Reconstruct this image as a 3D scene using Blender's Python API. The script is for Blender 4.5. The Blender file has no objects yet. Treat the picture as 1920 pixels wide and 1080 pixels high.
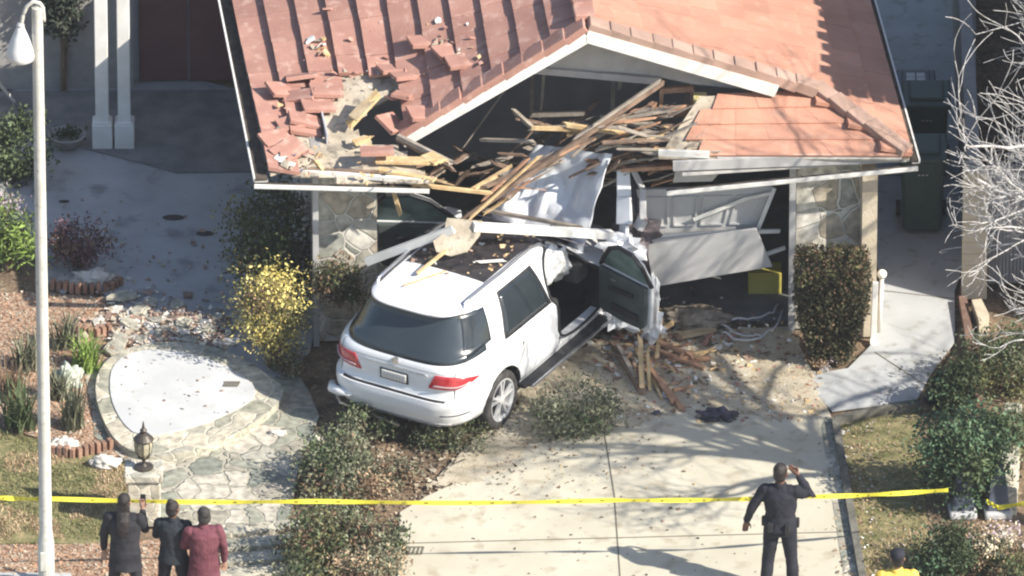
import bpy, bmesh, math, random
from mathutils import Vector, Matrix, noise
R = math.radians
random.seed(7)
S = bpy.context.scene
COL = S.collection
# ---------------------------------------------------------------- camera
PITCH = R(29); DIST = 200.0; PPM = 148.0
CAMLOC = Vector((0, -DIST*math.cos(PITCH), DIST*math.sin(PITCH)))
cd = bpy.data.cameras.new('camera'); cam = bpy.data.objects.new('camera', cd); COL.objects.link(cam)
cam.location = CAMLOC; cam.rotation_euler = (R(90)-PITCH, 0, 0)
cd.sensor_width = 36; cd.lens = 36*PPM*DIST/1920; cd.clip_start = 1; cd.clip_end = 3000
S.camera = cam
# ---------------------------------------------------------------- sky and sun
SUN_EL = R(38); SUN_DIR = Vector((.882*math.cos(SUN_EL), -.471*math.cos(SUN_EL), math.sin(SUN_EL))).normalized()
w = bpy.data.worlds.new('World'); S.world = w; w.use_nodes = True
nt = w.node_tree; sky = nt.nodes.new('ShaderNodeTexSky'); sky.sky_type = 'NISHITA'; sky.sun_disc = False
sky.sun_elevation = SUN_EL; sky.sun_rotation = math.atan2(SUN_DIR.x, SUN_DIR.y)
nt.links.new(sky.outputs[0], nt.nodes['Background'].inputs[0]); nt.nodes['Background'].inputs[1].default_value = 0.09
ld = bpy.data.lights.new('sun', 'SUN'); ld.energy = 4.2; ld.angle = R(.55); ld.color = (1, .94, .84)
sun = bpy.data.objects.new('sun', ld); COL.objects.link(sun); sun.rotation_euler = SUN_DIR.to_track_quat('Z', 'Y').to_euler()
S.view_settings.view_transform = 'Standard'; S.view_settings.look = 'None'
S.view_settings.exposure = 1.0; S.view_settings.gamma = 1; S.view_settings.use_curve_mapping = False
try: S.cycles.filter_width = 2.2
except Exception: pass
# ---------------------------------------------------------------- coordinates: survey of the photograph -> metres
cF = Vector((0, math.cos(PITCH), -math.sin(PITCH))); cU = Vector((0, math.sin(PITCH), math.cos(PITCH))); cR = Vector((1, 0, 0))
def ray(px, py): return (cF + cR*((px-960)/(PPM*DIST)) - cU*((py-540)/(PPM*DIST)))
def U(px, py, z=0.0):
    d = ray(px, py); t = (z-CAMLOC.z)/d.z; return CAMLOC + d*t
def V(px, py, Y):
    d = ray(px, py); t = (Y-CAMLOC.y)/d.y; return CAMLOC + d*t
def pix(p):
    d = Vector(p)-CAMLOC; zz = d.dot(cF); return (960+PPM*DIST*d.dot(cR)/zz, 540-PPM*DIST*d.dot(cU)/zz)
def inpoly(p, poly):
    x, y = p; c = False; j = len(poly)-1
    for i in range(len(poly)):
        xi, yi = poly[i]; xj, yj = poly[j]
        if (yi > y) != (yj > y) and x < (xj-xi)*(y-yi)/(yj-yi)+xi: c = not c
        j = i
    return c
# ---------------------------------------------------------------- materials
MATS = {}
def mat(name, c1, c2=None, scale=6, rough=.85, bump=0, bscale=None, metal=0, island=0, detail=8, spec=.4, coat=0, alpha=None, lo=.35, hi=.65, c3=None, s3=30):
    if name in MATS: return MATS[name]
    m = bpy.data.materials.new(name); m.use_nodes = True; n = m.node_tree; b = n.nodes['Principled BSDF']; L = n.links.new
    b.inputs['Roughness'].default_value = rough; b.inputs['Metallic'].default_value = metal
    b.inputs['Specular IOR Level'].default_value = spec; b.inputs['Coat Weight'].default_value = coat
    tc = n.nodes.new('ShaderNodeTexCoord'); out = None
    col = None
    if c2 is not None:
        nz = n.nodes.new('ShaderNodeTexNoise'); nz.inputs['Scale'].default_value = scale; nz.inputs['Detail'].default_value = detail
        L(tc.outputs['Object'], nz.inputs['Vector'])
        rp = n.nodes.new('ShaderNodeValToRGB'); rp.color_ramp.elements[0].position = lo; rp.color_ramp.elements[1].position = hi
        rp.color_ramp.elements[0].color = (*c1, 1); rp.color_ramp.elements[1].color = (*c2, 1)
        L(nz.outputs[0], rp.inputs[0]); col = rp.outputs[0]
        if c3 is not None:
            n2 = n.nodes.new('ShaderNodeTexNoise'); n2.inputs['Scale'].default_value = s3; n2.inputs['Detail'].default_value = 6
            L(tc.outputs['Object'], n2.inputs['Vector'])
            r2 = n.nodes.new('ShaderNodeValToRGB'); r2.color_ramp.elements[0].position = .55; r2.color_ramp.elements[1].position = .68
            L(n2.outputs[0], r2.inputs[0]); mx = n.nodes.new('ShaderNodeMix'); mx.data_type = 'RGBA'
            L(r2.outputs[0], mx.inputs[0]); L(col, mx.inputs[6]); mx.inputs[7].default_value = (*c3, 1); col = mx.outputs[2]
    if island:
        g = n.nodes.new('ShaderNodeNewGeometry'); mr = n.nodes.new('ShaderNodeMapRange')
        mr.inputs[3].default_value = 1-island; mr.inputs[4].default_value = 1+island
        L(g.outputs['Random Per Island'], mr.inputs[0]); hs = n.nodes.new('ShaderNodeHueSaturation')
        if col is None: hs.inputs['Color'].default_value = (*c1, 1)
        else: L(col, hs.inputs['Color'])
        L(mr.outputs[0], hs.inputs['Value']); col = hs.outputs[0]
    if col is None: b.inputs['Base Color'].default_value = (*c1, 1)
    else: L(col, b.inputs['Base Color'])
    if bump:
        nb = n.nodes.new('ShaderNodeTexNoise'); nb.inputs['Scale'].default_value = bscale or scale*4; nb.inputs['Detail'].default_value = 6
        L(tc.outputs['Object'], nb.inputs['Vector']); bp = n.nodes.new('ShaderNodeBump'); bp.inputs['Strength'].default_value = bump
        bp.inputs['Distance'].default_value = .03; L(nb.outputs[0], bp.inputs['Height']); L(bp.outputs[0], b.inputs['Normal'])
    MATS[name] = m; return m
def stone_mat(name, cols, scale, mortar, mw=.05, warp=.25, bump=.6, rough=.8):
    m = bpy.data.materials.new(name); m.use_nodes = True; n = m.node_tree; b = n.nodes['Principled BSDF']; L = n.links.new
    b.inputs['Roughness'].default_value = rough
    tc = n.nodes.new('ShaderNodeTexCoord'); nz = n.nodes.new('ShaderNodeTexNoise'); nz.inputs['Scale'].default_value = 3
    L(tc.outputs['Object'], nz.inputs['Vector']); ad = n.nodes.new('ShaderNodeVectorMath'); ad.operation = 'MULTIPLY_ADD'
    L(nz.outputs['Color'], ad.inputs[0]); ad.inputs[1].default_value = (warp,)*3; L(tc.outputs['Object'], ad.inputs[2])
    v1 = n.nodes.new('ShaderNodeTexVoronoi'); v1.inputs['Scale'].default_value = scale; L(ad.outputs[0], v1.inputs['Vector'])
    v2 = n.nodes.new('ShaderNodeTexVoronoi'); v2.feature = 'DISTANCE_TO_EDGE'; v2.inputs['Scale'].default_value = scale; L(ad.outputs[0], v2.inputs['Vector'])
    rp = n.nodes.new('ShaderNodeValToRGB'); rp.color_ramp.interpolation = 'CONSTANT'; e = rp.color_ramp.elements
    e[0].color = (*cols[0], 1); e[1].position = 1/len(cols); e[1].color = (*cols[1], 1)
    for i in range(2, len(cols)): q = e.new(i/len(cols)); q.color = (*cols[i], 1)
    sp = n.nodes.new('ShaderNodeSeparateColor'); L(v1.outputs['Color'], sp.inputs[0]); L(sp.outputs[0], rp.inputs[0])
    n2 = n.nodes.new('ShaderNodeTexNoise'); n2.inputs['Scale'].default_value = 9; n2.inputs['Detail'].default_value = 8; L(tc.outputs['Object'], n2.inputs['Vector'])
    mr = n.nodes.new('ShaderNodeMapRange'); mr.inputs[1].default_value = .3; mr.inputs[2].default_value = .7; mr.inputs[3].default_value = .6; mr.inputs[4].default_value = 1.35; L(n2.outputs[0], mr.inputs[0])
    hs = n.nodes.new('ShaderNodeHueSaturation'); L(rp.outputs[0], hs.inputs['Color']); L(mr.outputs[0], hs.inputs['Value'])
    r2 = n.nodes.new('ShaderNodeValToRGB'); r2.color_ramp.elements[0].position = mw*.5; r2.color_ramp.elements[1].position = mw; L(v2.outputs['Distance'], r2.inputs[0])
    mx = n.nodes.new('ShaderNodeMix'); mx.data_type = 'RGBA'; L(r2.outputs[0], mx.inputs[0]); mx.inputs[6].default_value = (*mortar, 1); L(hs.outputs[0], mx.inputs[7])
    L(mx.outputs[2], b.inputs['Base Color'])
    bp = n.nodes.new('ShaderNodeBump'); bp.inputs['Strength'].default_value = bump; bp.inputs['Distance'].default_value = .03; L(r2.outputs[0], bp.inputs['Height']); L(bp.outputs[0], b.inputs['Normal'])
    MATS[name] = m; return m
def glass_mat(name, c, rough=.06):
    m = bpy.data.materials.new(name); m.use_nodes = True; b = m.node_tree.nodes['Principled BSDF']
    b.inputs['Base Color'].default_value = (*c, 1); b.inputs['Roughness'].default_value = rough; b.inputs['Specular IOR Level'].default_value = .6
    MATS[name] = m; return m
M_conc = mat('driveway_concrete', (.48,.44,.34), (.58,.54,.43), 1.1, .9, .2, 60, c3=(.41,.36,.265), s3=3.5, lo=.3, hi=.7)
M_walk = mat('walk_concrete', (.38,.39,.385), (.50,.505,.50), 1.2, .9, .2, 60, lo=.3, hi=.7, c3=(.34,.335,.31), s3=5)
M_walk2 = mat('court_concrete', (.31,.315,.32), (.42,.425,.43), 1.6, .9, .12, 60, c3=(.24,.245,.25), s3=2.5, lo=.3, hi=.7)
M_joint = mat('joint', (.16,.145,.115), rough=1)
M_soil = mat('soil', (.10,.07,.045), (.24,.17,.11), 3.5, 1, .9, 22, c3=(.32,.25,.17), s3=16)
M_mulch = mat('mulch', (.20,.11,.065), (.46,.31,.21), 14, 1, 1, 30, c3=(.58,.44,.33), s3=28)
M_dirtpale = mat('pale_dirt', (.40,.34,.24), (.53,.47,.36), 3, 1, .6, 40, c3=(.28,.22,.15), s3=14)
M_lawn = mat('lawn_soil', (.13,.13,.05), (.28,.24,.12), 5, 1, .7, 40, c3=(.36,.28,.15), s3=12)
M_flag = stone_mat('flagstone', [(.30,.30,.24),(.42,.40,.33),(.22,.23,.19),(.50,.46,.38),(.34,.31,.25)], 2.9, (.40,.375,.30), .05, .35, 1.0)
M_flagd = stone_mat('flagstone_border', [(.33,.32,.25),(.46,.42,.33),(.38,.36,.29),(.54,.49,.38)], 3.2, (.55,.51,.41), .04)
M_wallstone = stone_mat('wall_stone', [(.48,.45,.37),(.60,.57,.48),(.36,.36,.31),(.66,.62,.54),(.44,.38,.29)], 3.4, (.66,.63,.55), .05, .15, 1.0)
M_pillar = stone_mat('pillar_stone', [(.42,.39,.31),(.55,.50,.40),(.36,.35,.29),(.62,.57,.46)], 5, (.62,.58,.48), .05)
M_tile_lit = mat('roof_tile_sunlit', (.44,.225,.155), (.54,.28,.195), 1.6, .85, .25, 50, island=.08, c3=(.50,.285,.205), s3=6)  # same tile for the right slope, its stronger sun put into the colour
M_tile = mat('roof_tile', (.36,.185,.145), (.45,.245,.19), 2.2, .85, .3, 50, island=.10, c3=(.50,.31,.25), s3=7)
M_cap_shade = mat('cap_tile', (.33,.22,.17), (.43,.29,.23), 3, .85, .25, 50, island=.16)  # brown-grey puts the shaded side of the right rake into the caps' colour
M_white = mat('white_paint', (.72,.70,.65), (.80,.79,.75), 5, .6)
M_trim = mat('grey_trim', (.42,.41,.40), (.50,.49,.48), 5, .7)
M_soffit = mat('soffit', (.48,.46,.43), (.58,.56,.52), 4, .8)
M_felt = mat('roof_felt', (.34,.29,.22), (.54,.47,.37), 3, .95, .4, 20, c3=(.22,.19,.15), s3=9)
M_ply = mat('plywood', (.40,.30,.18), (.56,.44,.28), 5, .85, .2)
M_wood = mat('fresh_wood', (.50,.34,.17), (.70,.52,.29), 7, .8, .2, island=.12)
M_woodo = mat('orange_wood', (.36,.20,.12), (.54,.32,.20), 6, .8, .2, island=.15)
M_woodd = mat('dark_wood', (.15,.10,.075), (.30,.21,.15), 6, .85, .2, island=.15)
M_woodg = mat('grey_wood', (.25,.215,.18), (.40,.35,.29), 6, .85, .2, island=.15)
M_stucco = mat('stucco', (.30,.285,.27), (.36,.34,.32), 8, .95, .3, 90)
M_dark = mat('dark_interior', (.40,.41,.44), (.52,.52,.54), 2, .95)
M_red = mat('red_door', (.13,.055,.055), (.16,.07,.07), 3, .6)
M_block = mat('beige_block', (.52,.44,.32), (.60,.52,.40), 4, .9, .3, 50)
M_siding = mat('grey_siding', (.30,.29,.29), (.36,.35,.35), 4, .8)
M_paint = mat('car_paint', (.76,.77,.78), (.66,.655,.64), 2.5, .3, coat=.5, lo=.45, hi=.85)
M_hood_shade = mat('hood_paint_shade', (.70,.73,.77), (.78,.80,.82), 3, .3, coat=.4)  # cooler copy of the car white, with the upright hood's bluish shade in it
M_glass = glass_mat('tinted_glass', (.025,.032,.038), .14)
M_glassg = glass_mat('rear_glass', (.04,.052,.062), .22)
M_roofglass = mat('roof_glass', (.016,.016,.02), (.045,.04,.045), 9, .3, .15, 40)
M_black = mat('black_plastic', (.022,.022,.025), rough=.6)
M_rubber = mat('tyre_rubber', (.035,.035,.035), (.07,.065,.06), 10, .85)
M_rim = mat('rim_alloy', (.62,.62,.62), rough=.4, metal=.3)
M_chrome = mat('chrome', (.65,.66,.68), rough=.25, metal=.9)
M_lred = mat('tail_red', (.42,.02,.03), (.55,.06,.07), 10, .2, coat=.6)
M_lclear = mat('tail_clear', (.55,.42,.42), rough=.2)
M_seat = mat('seat', (.05,.045,.045), (.08,.075,.07), 6, .8)
M_doorin = mat('door_lining', (.045,.06,.06), (.075,.09,.09), 4, .6)
M_bag = mat('airbag', (.72,.72,.72), (.82,.82,.80), 6, .9, .5, 18)
M_pole = mat('pole_concrete', (.50,.49,.43), (.63,.62,.57), 3, .8, .15, 80, c3=(.42,.41,.35), s3=14)
M_lamp = mat('lamp_globe', (.70,.70,.68), (.78,.78,.76), 6, .35)
M_iron = mat('dark_bronze', (.06,.05,.045), (.10,.085,.07), 8, .5, metal=.4)
M_lglass = mat('lantern_glass', (.34,.31,.22), (.46,.42,.30), 8, .3)
M_yel = mat('tape_yellow', (.75,.68,.07), rough=.45)
M_ink = mat('tape_ink', (.25,.22,.03), rough=.6)
M_rock = mat('pale_rock', (.52,.48,.42), (.68,.64,.58), 5, .9, .5, 20)
M_brick = mat('brick', (.24,.13,.09), (.33,.20,.14), 8, .9, .3, island=.2)
M_bin = mat('green_bin', (.035,.065,.055), (.05,.08,.065), 3, .5)
M_bing = mat('grey_bin', (.10,.11,.13), rough=.5)
M_ybox = mat('yellow_box', (.50,.43,.09), (.58,.50,.12), 4, .7)
M_hose = mat('pale_cable', (.60,.60,.60), rough=.6)
M_gdoor = mat('garage_door', (.48,.475,.46), (.55,.54,.53), 2, .6)
def leafm(name, a, b_, isl=.45, sc=5): return mat(name, a, b_, sc, .6, island=isl, spec=.3)
L_dark = leafm('leaf_dark', (.035,.05,.022), (.065,.085,.04), .3)
L_mid = leafm('leaf_mid', (.07,.10,.045), (.13,.165,.08))
L_grey = leafm('leaf_grey', (.12,.13,.08), (.24,.24,.16), .5)
L_yel = leafm('leaf_yellow', (.50,.41,.10), (.78,.67,.26), .35)
L_olive = leafm('leaf_olive', (.09,.095,.04), (.17,.165,.07), .35)
L_blue = leafm('leaf_bluegreen', (.055,.105,.06), (.12,.19,.10))
L_purple = leafm('leaf_purple', (.09,.045,.06), (.17,.09,.10))
L_lawn = leafm('leaf_lawn', (.13,.14,.055), (.24,.24,.11), .4)
L_dry = leafm('leaf_dry', (.30,.19,.12), (.52,.40,.26))
L_pink = leafm('leaf_pinkwhite', (.34,.26,.30), (.58,.50,.50))
L_brown = leafm('leaf_brown', (.12,.075,.045), (.24,.16,.10))
L_yg = leafm('leaf_limegreen', (.13,.20,.04), (.26,.36,.09))
M_bark = mat('pale_bark', (.36,.345,.33), (.62,.60,.58), 12, .9, .3, 40)
M_stem = mat('stem_bark', (.13,.09,.06), (.22,.16,.11), 12, .9)
# ---------------------------------------------------------------- mesh helpers
def obj(name, bm, m, parent=None, smooth=False, bevel=0):
    me = bpy.data.meshes.new(name); bm.to_mesh(me); bm.free()
    o = bpy.data.objects.new(name, me); COL.objects.link(o)
    for k in (m if isinstance(m, (list, tuple)) else [m]): me.materials.append(k)
    if smooth:
        for p in me.polygons: p.use_smooth = True
    if parent: o.parent = parent; o.matrix_parent_inverse = Matrix.Identity(4)
    if bevel:
        q = o.modifiers.new('bevel', 'BEVEL'); q.width = bevel; q.segments = 2; q.limit_method = 'ANGLE'
    return o
def tag(o, label=None, cat=None, group=None, kind=None):
    if label: o['label'] = label
    if cat: o['category'] = cat
    if group: o['group'] = group
    if kind: o['kind'] = kind
    return o
def thing(name, label, cat, loc=(0,0,0), rz=0, group=None):
    o = bpy.data.objects.new(name, None); COL.objects.link(o); o.location = loc; o.rotation_euler = (0,0,rz)
    return tag(o, label, cat, group)
def local(parent, p): return Vector(p)-parent.location    # things without rotation
def add_box(bm, c, s, rot=None, taper=1.0, mi=0):
    vs = []
    for z in (-1, 1):
        k = taper if z > 0 else 1
        for x, y in ((-1,-1),(1,-1),(1,1),(-1,1)):
            v = Vector((x*s[0]/2*k, y*s[1]/2*k, z*s[2]/2))
            if rot is not None: v = rot @ v
            vs.append(bm.verts.new(v+Vector(c)))
    for f in ((3,2,1,0),(4,5,6,7),(0,1,5,4),(1,2,6,5),(2,3,7,6),(3,0,4,7)):
        bm.faces.new([vs[i] for i in f]).material_index = mi
    return vs
def frame(d):
    d = Vector(d).normalized(); up = Vector((0,0,1)) if abs(d.z) < .95 else Vector((0,1,0))
    a = d.cross(up).normalized(); b_ = a.cross(d).normalized(); return d, a, b_
def add_bar(bm, p, q, w_, h_, roll=0, jag=0, mi=0, w2=None, h2=None):
    p, q = Vector(p), Vector(q); d, a, b_ = frame(q-p); rm = Matrix.Rotation(roll, 3, d); a = rm@a; b_ = rm@b_
    e = []
    for pt, w3, h3 in ((p, w_, h_), (q, w2 or w_, h2 or h_)):
        e.append([bm.verts.new(pt + a*(sx*w3/2) + b_*(sy*h3/2) + d*(random.uniform(-jag, jag))) for sx, sy in ((-1,-1),(1,-1),(1,1),(-1,1))])
    for i in range(4): bm.faces.new([e[0][i], e[0][(i+1)%4], e[1][(i+1)%4], e[1][i]]).material_index = mi
    bm.faces.new(e[0][::-1]).material_index = mi; bm.faces.new(e[1]).material_index = mi
def add_tube(bm, pts, rad, n=8, mi=0, cap=True):
    pts = [Vector(p) for p in pts]; rings = []
    if not hasattr(rad, '__len__'): rad = [rad]*len(pts)
    for i, p in enumerate(pts):
        d = (pts[min(i+1, len(pts)-1)]-pts[max(i-1, 0)]); d, a, b_ = frame(d)
        rings.append([bm.verts.new(p+(a*math.cos(2*math.pi*k/n)+b_*math.sin(2*math.pi*k/n))*rad[i]) for k in range(n)])
    for i in range(len(rings)-1):
        for k in range(n): bm.faces.new([rings[i][k], rings[i][(k+1)%n], rings[i+1][(k+1)%n], rings[i+1][k]]).material_index = mi
    if cap and n > 2:
        try: bm.faces.new(rings[0][::-1]).material_index = mi; bm.faces.new(rings[-1]).material_index = mi
        except Exception: pass
def add_lathe(bm, prof, c=(0,0,0), n=24, axis='z', mi=0, cap=True):
    rings = []
    for r, z in prof:
        ring = []
        for k in range(n):
            t = 2*math.pi*k/n
            v = Vector((r*math.cos(t), r*math.sin(t), z)) if axis == 'z' else Vector((r*math.cos(t), z, r*math.sin(t)))
            ring.append(bm.verts.new(v+Vector(c)))
        rings.append(ring)
    for i in range(len(rings)-1):
        for k in range(n):
            f = [rings[i][k], rings[i][(k+1)%n], rings[i+1][(k+1)%n], rings[i+1][k]]
            bm.faces.new(f if axis == 'z' else f[::-1]).material_index = mi
    for rg, pr in ((rings[0], prof[0]), (rings[-1], prof[-1])):
        if pr[0] > 1e-4 and cap:
            try: bm.faces.new(rg)
            except Exception: pass
    bmesh.ops.recalc_face_normals(bm, faces=bm.faces)
def add_prism(bm, pts, th, direction=(0,0,-1), mi=0):
    """polygon of 3-D points, thickened along direction"""
    d = Vector(direction)*th
    a = [bm.verts.new(Vector(p)) for p in pts]; b_ = [bm.verts.new(Vector(p)+d) for p in pts]
    f1 = bm.faces.new(a); f2 = bm.faces.new(b_[::-1]); f1.material_index = f2.material_index = mi
    for i in range(len(a)):
        j = (i+1) % len(a); bm.faces.new([a[j], a[i], b_[i], b_[j]]).material_index = mi
    bmesh.ops.recalc_face_normals(bm, faces=bm.faces)
def sheet(name, poly, z, m, th=.02, kind='structure', jitter=0, sub=1):
    pts = []
    for i in range(len(poly)):
        a = poly[i]; b_ = poly[(i+1) % len(poly)]
        for k in range(sub):
            t = k/sub; x = a[0]+(b_[0]-a[0])*t; y = a[1]+(b_[1]-a[1])*t
            if jitter: x += random.uniform(-jitter, jitter); y += random.uniform(-jitter, jitter)*.5
            pts.append(U(x, y, z))
    bm = bmesh.new(); add_prism(bm, pts, th); bmesh.ops.triangulate(bm, faces=[f for f in bm.faces if len(f.verts) > 4])
    o = obj(name, bm, m); return tag(o, kind=kind)
def smooth_poly(pts, it=2):
    for _ in range(it):
        q = []
        for i in range(len(pts)):
            a = pts[i]; b_ = pts[(i+1) % len(pts)]
            q += [(a[0]*.75+b_[0]*.25, a[1]*.75+b_[1]*.25), (a[0]*.25+b_[0]*.75, a[1]*.25+b_[1]*.75)]
        pts = q
    return pts
# ================================================================ SETTING: ground
bm = bmesh.new(); add_prism(bm, [(-300,-120,-.04),(300,-120,-.04),(300,600,-.04),(-300,600,-.04)], .3)
tag(obj('ground', bm, M_soil), kind='structure')
sheet('lawn', [(-200,800),(60,820),(170,850),(236,872),(240,940),(238,1015),(120,1020),(-200,1015)], -.012, M_lawn, jitter=5, sub=4)
sheet('mulch_bed', [(-300,540),(60,548),(240,560),(300,640),(250,690),(215,760),(250,860),(170,846),(60,818),(0,795),(-300,760)], -.008, M_mulch, jitter=4, sub=4)
sheet('mulch_strip', [(-300,1018),(120,1021),(300,1010),(420,1030),(440,1400),(-300,1400)], -.016, M_mulch, jitter=3, sub=5)
sheet('sidewalk', [(-300,1072),(132,1074),(160,1140),(150,1400),(-300,1400)], -.004, M_walk)
sheet('court_walk', smooth_poly([(100,560),(60,430),(-60,330),(-60,150),(520,150),(620,320),(600,640),(520,720),(400,690),(290,660),(235,600),(170,520)], 1), .008, M_walk2)
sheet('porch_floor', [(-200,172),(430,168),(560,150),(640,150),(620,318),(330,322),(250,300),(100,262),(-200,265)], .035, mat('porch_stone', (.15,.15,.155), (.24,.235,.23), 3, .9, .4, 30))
sheet('flagstone_patio', [(255,880),(180,820),(160,700),(215,660),(420,640),(560,700),(600,780),(560,880),(548,960),(505,1010),(560,1100),(600,1300),(440,1300),(430,1060),(415,1000),(300,990),(262,960)], .0, M_flag, jitter=3, sub=2)
pad_o = smooth_poly([(172,735),(196,668),(290,636),(420,650),(500,700),(545,735),(470,800),(380,842),(290,858),(215,835)], 2)
pad_i = smooth_poly([(203,735),(212,672),(290,650),(400,672),(470,712),(484,742),(430,775),(350,805),(262,820),(226,790)], 2)
sheet('pad_border', pad_o, .10, M_flagd, th=.12)
sheet('round_pad', pad_i, .115, mat('white_pad', (.48,.485,.48), (.59,.59,.58), 1.5, .85, .12, 60, c3=(.48,.48,.46), s3=5), th=.03)
drv = [(706,648),(1480,612),(1520,690),(1560,785),(1608,1080),(1690,1500),(735,1500),(746,1080),(750,960),(800,930),(900,885),(960,830),(860,780),(700,740)]
sheet('driveway', drv, .014, M_conc, jitter=0)
sheet('pale_dirt_spill', [(990,720),(1120,640),(1300,610),(1480,622),(1530,700),(1548,770),(1460,790),(1300,760),(1180,800),(1090,812),(1000,835),(960,880),(880,905),(800,915),(860,860),(940,800)], .020, M_dirtpale, th=.01, jitter=11, sub=16)
sheet('paver_edge', [(1548,780),(1564,785),(1608,1080),(1690,1500),(1650,1500),(1582,1080),(1540,800)], .019, M_flag, th=.01)
sheet('side_walk_slab', [(1500,705),(1560,770),(1720,748),(1745,700),(1790,640),(1790,545),(1830,430),(1830,-250),(1590,-250),(1600,300),(1655,540),(1640,640),(1590,690)], .016, M_walk)
sheet('side_strip_soil', [(1572,792),(1722,768),(1745,860),(1760,1080),(1800,1500),(1700,1500),(1622,1080)], -.006, M_lawn, jitter=3, sub=4)
sheet('planted_bank', [(1724,760),(1790,650),(1820,560),(2300,560),(2400,1500),(1800,1500),(1745,1080)], -.002, M_soil, jitter=3, sub=3)
bm = bmesh.new()
for a, b_ in (((1128,780),(1152,930)), ((1152,930),(1192,1500)), ((748,1019),(1592,997))):
    add_bar(bm, U(*a,.016), U(*b_,.016), .017, .006)
tag(obj('driveway_joints', bm, M_joint), kind='structure')
bm = bmesh.new()
for a, b_ in (((1566,792),(1616,1080)), ((1616,1080),(1695,1500))): add_bar(bm, U(*a,.03), U(*b_,.03), .09, .14)
for a, b_ in (((1566,790),(1640,772)), ((1640,772),(1725,762))): add_bar(bm, U(*a,.04), U(*b_,.04), .08, .12)
tag(obj('kerb_edging', bm, mat('edging', (.10,.095,.08), (.19,.18,.15), 6, .95, .4)), kind='structure')
bm = bmesh.new()
for a, b_ in (((1640,660),(1735,722)), ((1655,545),(1790,560)), ((1600,330),(1828,326)), ((1590,170),(1828,168))): add_bar(bm, U(*a,.018), U(*b_,.018), .016, .006)
tag(obj('walk_joints', bm, M_joint), kind='structure')
# patio steps down to the street
for i, yy in enumerate((985, 1012, 1040, 1068, 1098)):
    sheet('patio_step', [(415-2*i, yy), (560, yy-12), (565, yy+4), (418-2*i, yy+16)], .07-.008*i, M_flagd, th=.08)
# ================================================================ HOUSE
HOUSE = thing('house', 'brick-red tiled single-storey house with its garage front smashed open', 'house', (0, 3, 0))
def hobj(name, bm, m, parent=None, **k):
    pr = parent or HOUSE
    base = HOUSE.location
    bmesh.ops.translate(bm, verts=bm.verts, vec=-base)
    return obj(name, bm, m, pr, **k)
DD = Vector((-.11, 1, 0))                                # depth direction of the house
EZ = 2.65; A0 = U(1099, 50, 4.0)                          # gable apex
CL = U(507, 326, EZ); CR = U(1706, 294, EZ)
EL0 = CL + DD*1.15; ER0 = CR + DD*1.15
def sm(t): t = max(0, min(1, t)); return t*t*(3-2*t)
def SL(a, b_):                                            # left slope: a 0 ridge..1 eave, b metres back from the gable plane
    p = A0.lerp(EL0, a) + DD*b_
    k = a/.57 if a < .57 else max(0, (1-a)/.43)
    p.z -= .66*k*max(0, 1-max(b_, 0)/2.6)**1.3*(1 if b_ > 0 else 1)
    return p
def SR(a, b_): return A0.lerp(ER0, a) + DD*b_
HRa = .735                                               # where the gable rake meets the right hip
def slope_normal(f, a, b_):
    e = .01; u = f(a+e, b_)-f(a-e, b_); v = f(a, b_+e)-f(a, b_-e); n_ = u.cross(v).normalized()
    return n_ if n_.z > 0 else -n_
def tile(bm, f, a0, a1, b0, b1, t0=.012, t1=.088, th=.05, jit=.004):
    """flat interlocking tile from uphill a0 to downhill a1; butt raised"""
    n_ = slope_normal(f, (a0+a1)/2, (b0+b1)/2); j = random.uniform(-jit, jit)
    top = [f(a0, b0)+n_*(t0+j), f(a0, b1)+n_*(t0+j), f(a1, b1)+n_*(t1+j), f(a1, b0)+n_*(t1+j)]
    bot = [p-n_*th for p in top]
    vs = [bm.verts.new(p) for p in top+bot]
    for q in ((0,1,2,3),(7,6,5,4),(0,4,5,1),(1,5,6,2),(2,6,7,3),(3,7,4,0)): bm.faces.new([vs[i] for i in q])
hole = [(655,232),(740,172),(775,176),(792,240),(770,300),(740,330),(690,262)]
bare = [(600,170),(655,150),(700,130),(745,128),(765,150),(770,200),(800,260),(870,330),(880,360),(540,350),(545,285),(595,240),(610,205)]
def front_b(a): return 0 if a < .57 else -1.15*((a-.57)/.43)
# deck
def deck(f, a0, a1, fb, skip=None):
    bm = bmesh.new(); NA = 60; NB = 70
    g = {}
    for i in range(NA+1):
        a = a0+(a1-a0)*i/NA
        for j in range(NB+1):
            b_ = fb(a) + (9-fb(a))*(j/NB)**1.7; p = f(a, b_) ; p.z -= .01; g[i,j] = p
    v = {}
    def gv(k):
        if k not in v: v[k] = bm.verts.new(g[k])
        return v[k]
    for i in range(NA):
        for j in range(NB):
            c = (g[i,j]+g[i+1,j+1])/2
            if skip and inpoly(pix(c), skip): continue
            bm.faces.new([gv((i,j)), gv((i+1,j)), gv((i+1,j+1)), gv((i,j+1))])
    q = bmesh.ops.extrude_face_region(bm, geom=list(bm.faces)); bmesh.ops.translate(bm, verts=[e for e in q['geom'] if isinstance(e, bmesh.types.BMVert)], vec=(0,0,-.03))
    bmesh.ops.recalc_face_normals(bm, faces=bm.faces); return bm
ROOF = hobj('roof_deck', deck(SL, 0, 1, front_b, hole), M_felt)
hobj('roof_deck', deck(SR, 0, 1, lambda a: 0 if a < HRa else -1.15*((a-HRa)/(1-HRa))), M_felt)
bm = bmesh.new(); na = 11
for i in range(na):
    a0 = i/na; a1 = (i+1)/na+.006
    bb = front_b((i+1)/na) - (.04 if i < 6 else -.02); off = random.uniform(0, .3); b_ = bb
    while b_ < 8.6:
        b1 = b_ + (.36 if b_ < 1.2 else .72)
        c = pix(SL((a0+a1)/2, (b_+b1)/2)); dmg = inpoly(c, bare)
        if not dmg and not inpoly(c, hole):
            tile(bm, SL, a0, a1, b_+.003, b1-.003, jit=.008 if b_ < 1.2 else .002)
        b_ = b1
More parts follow.
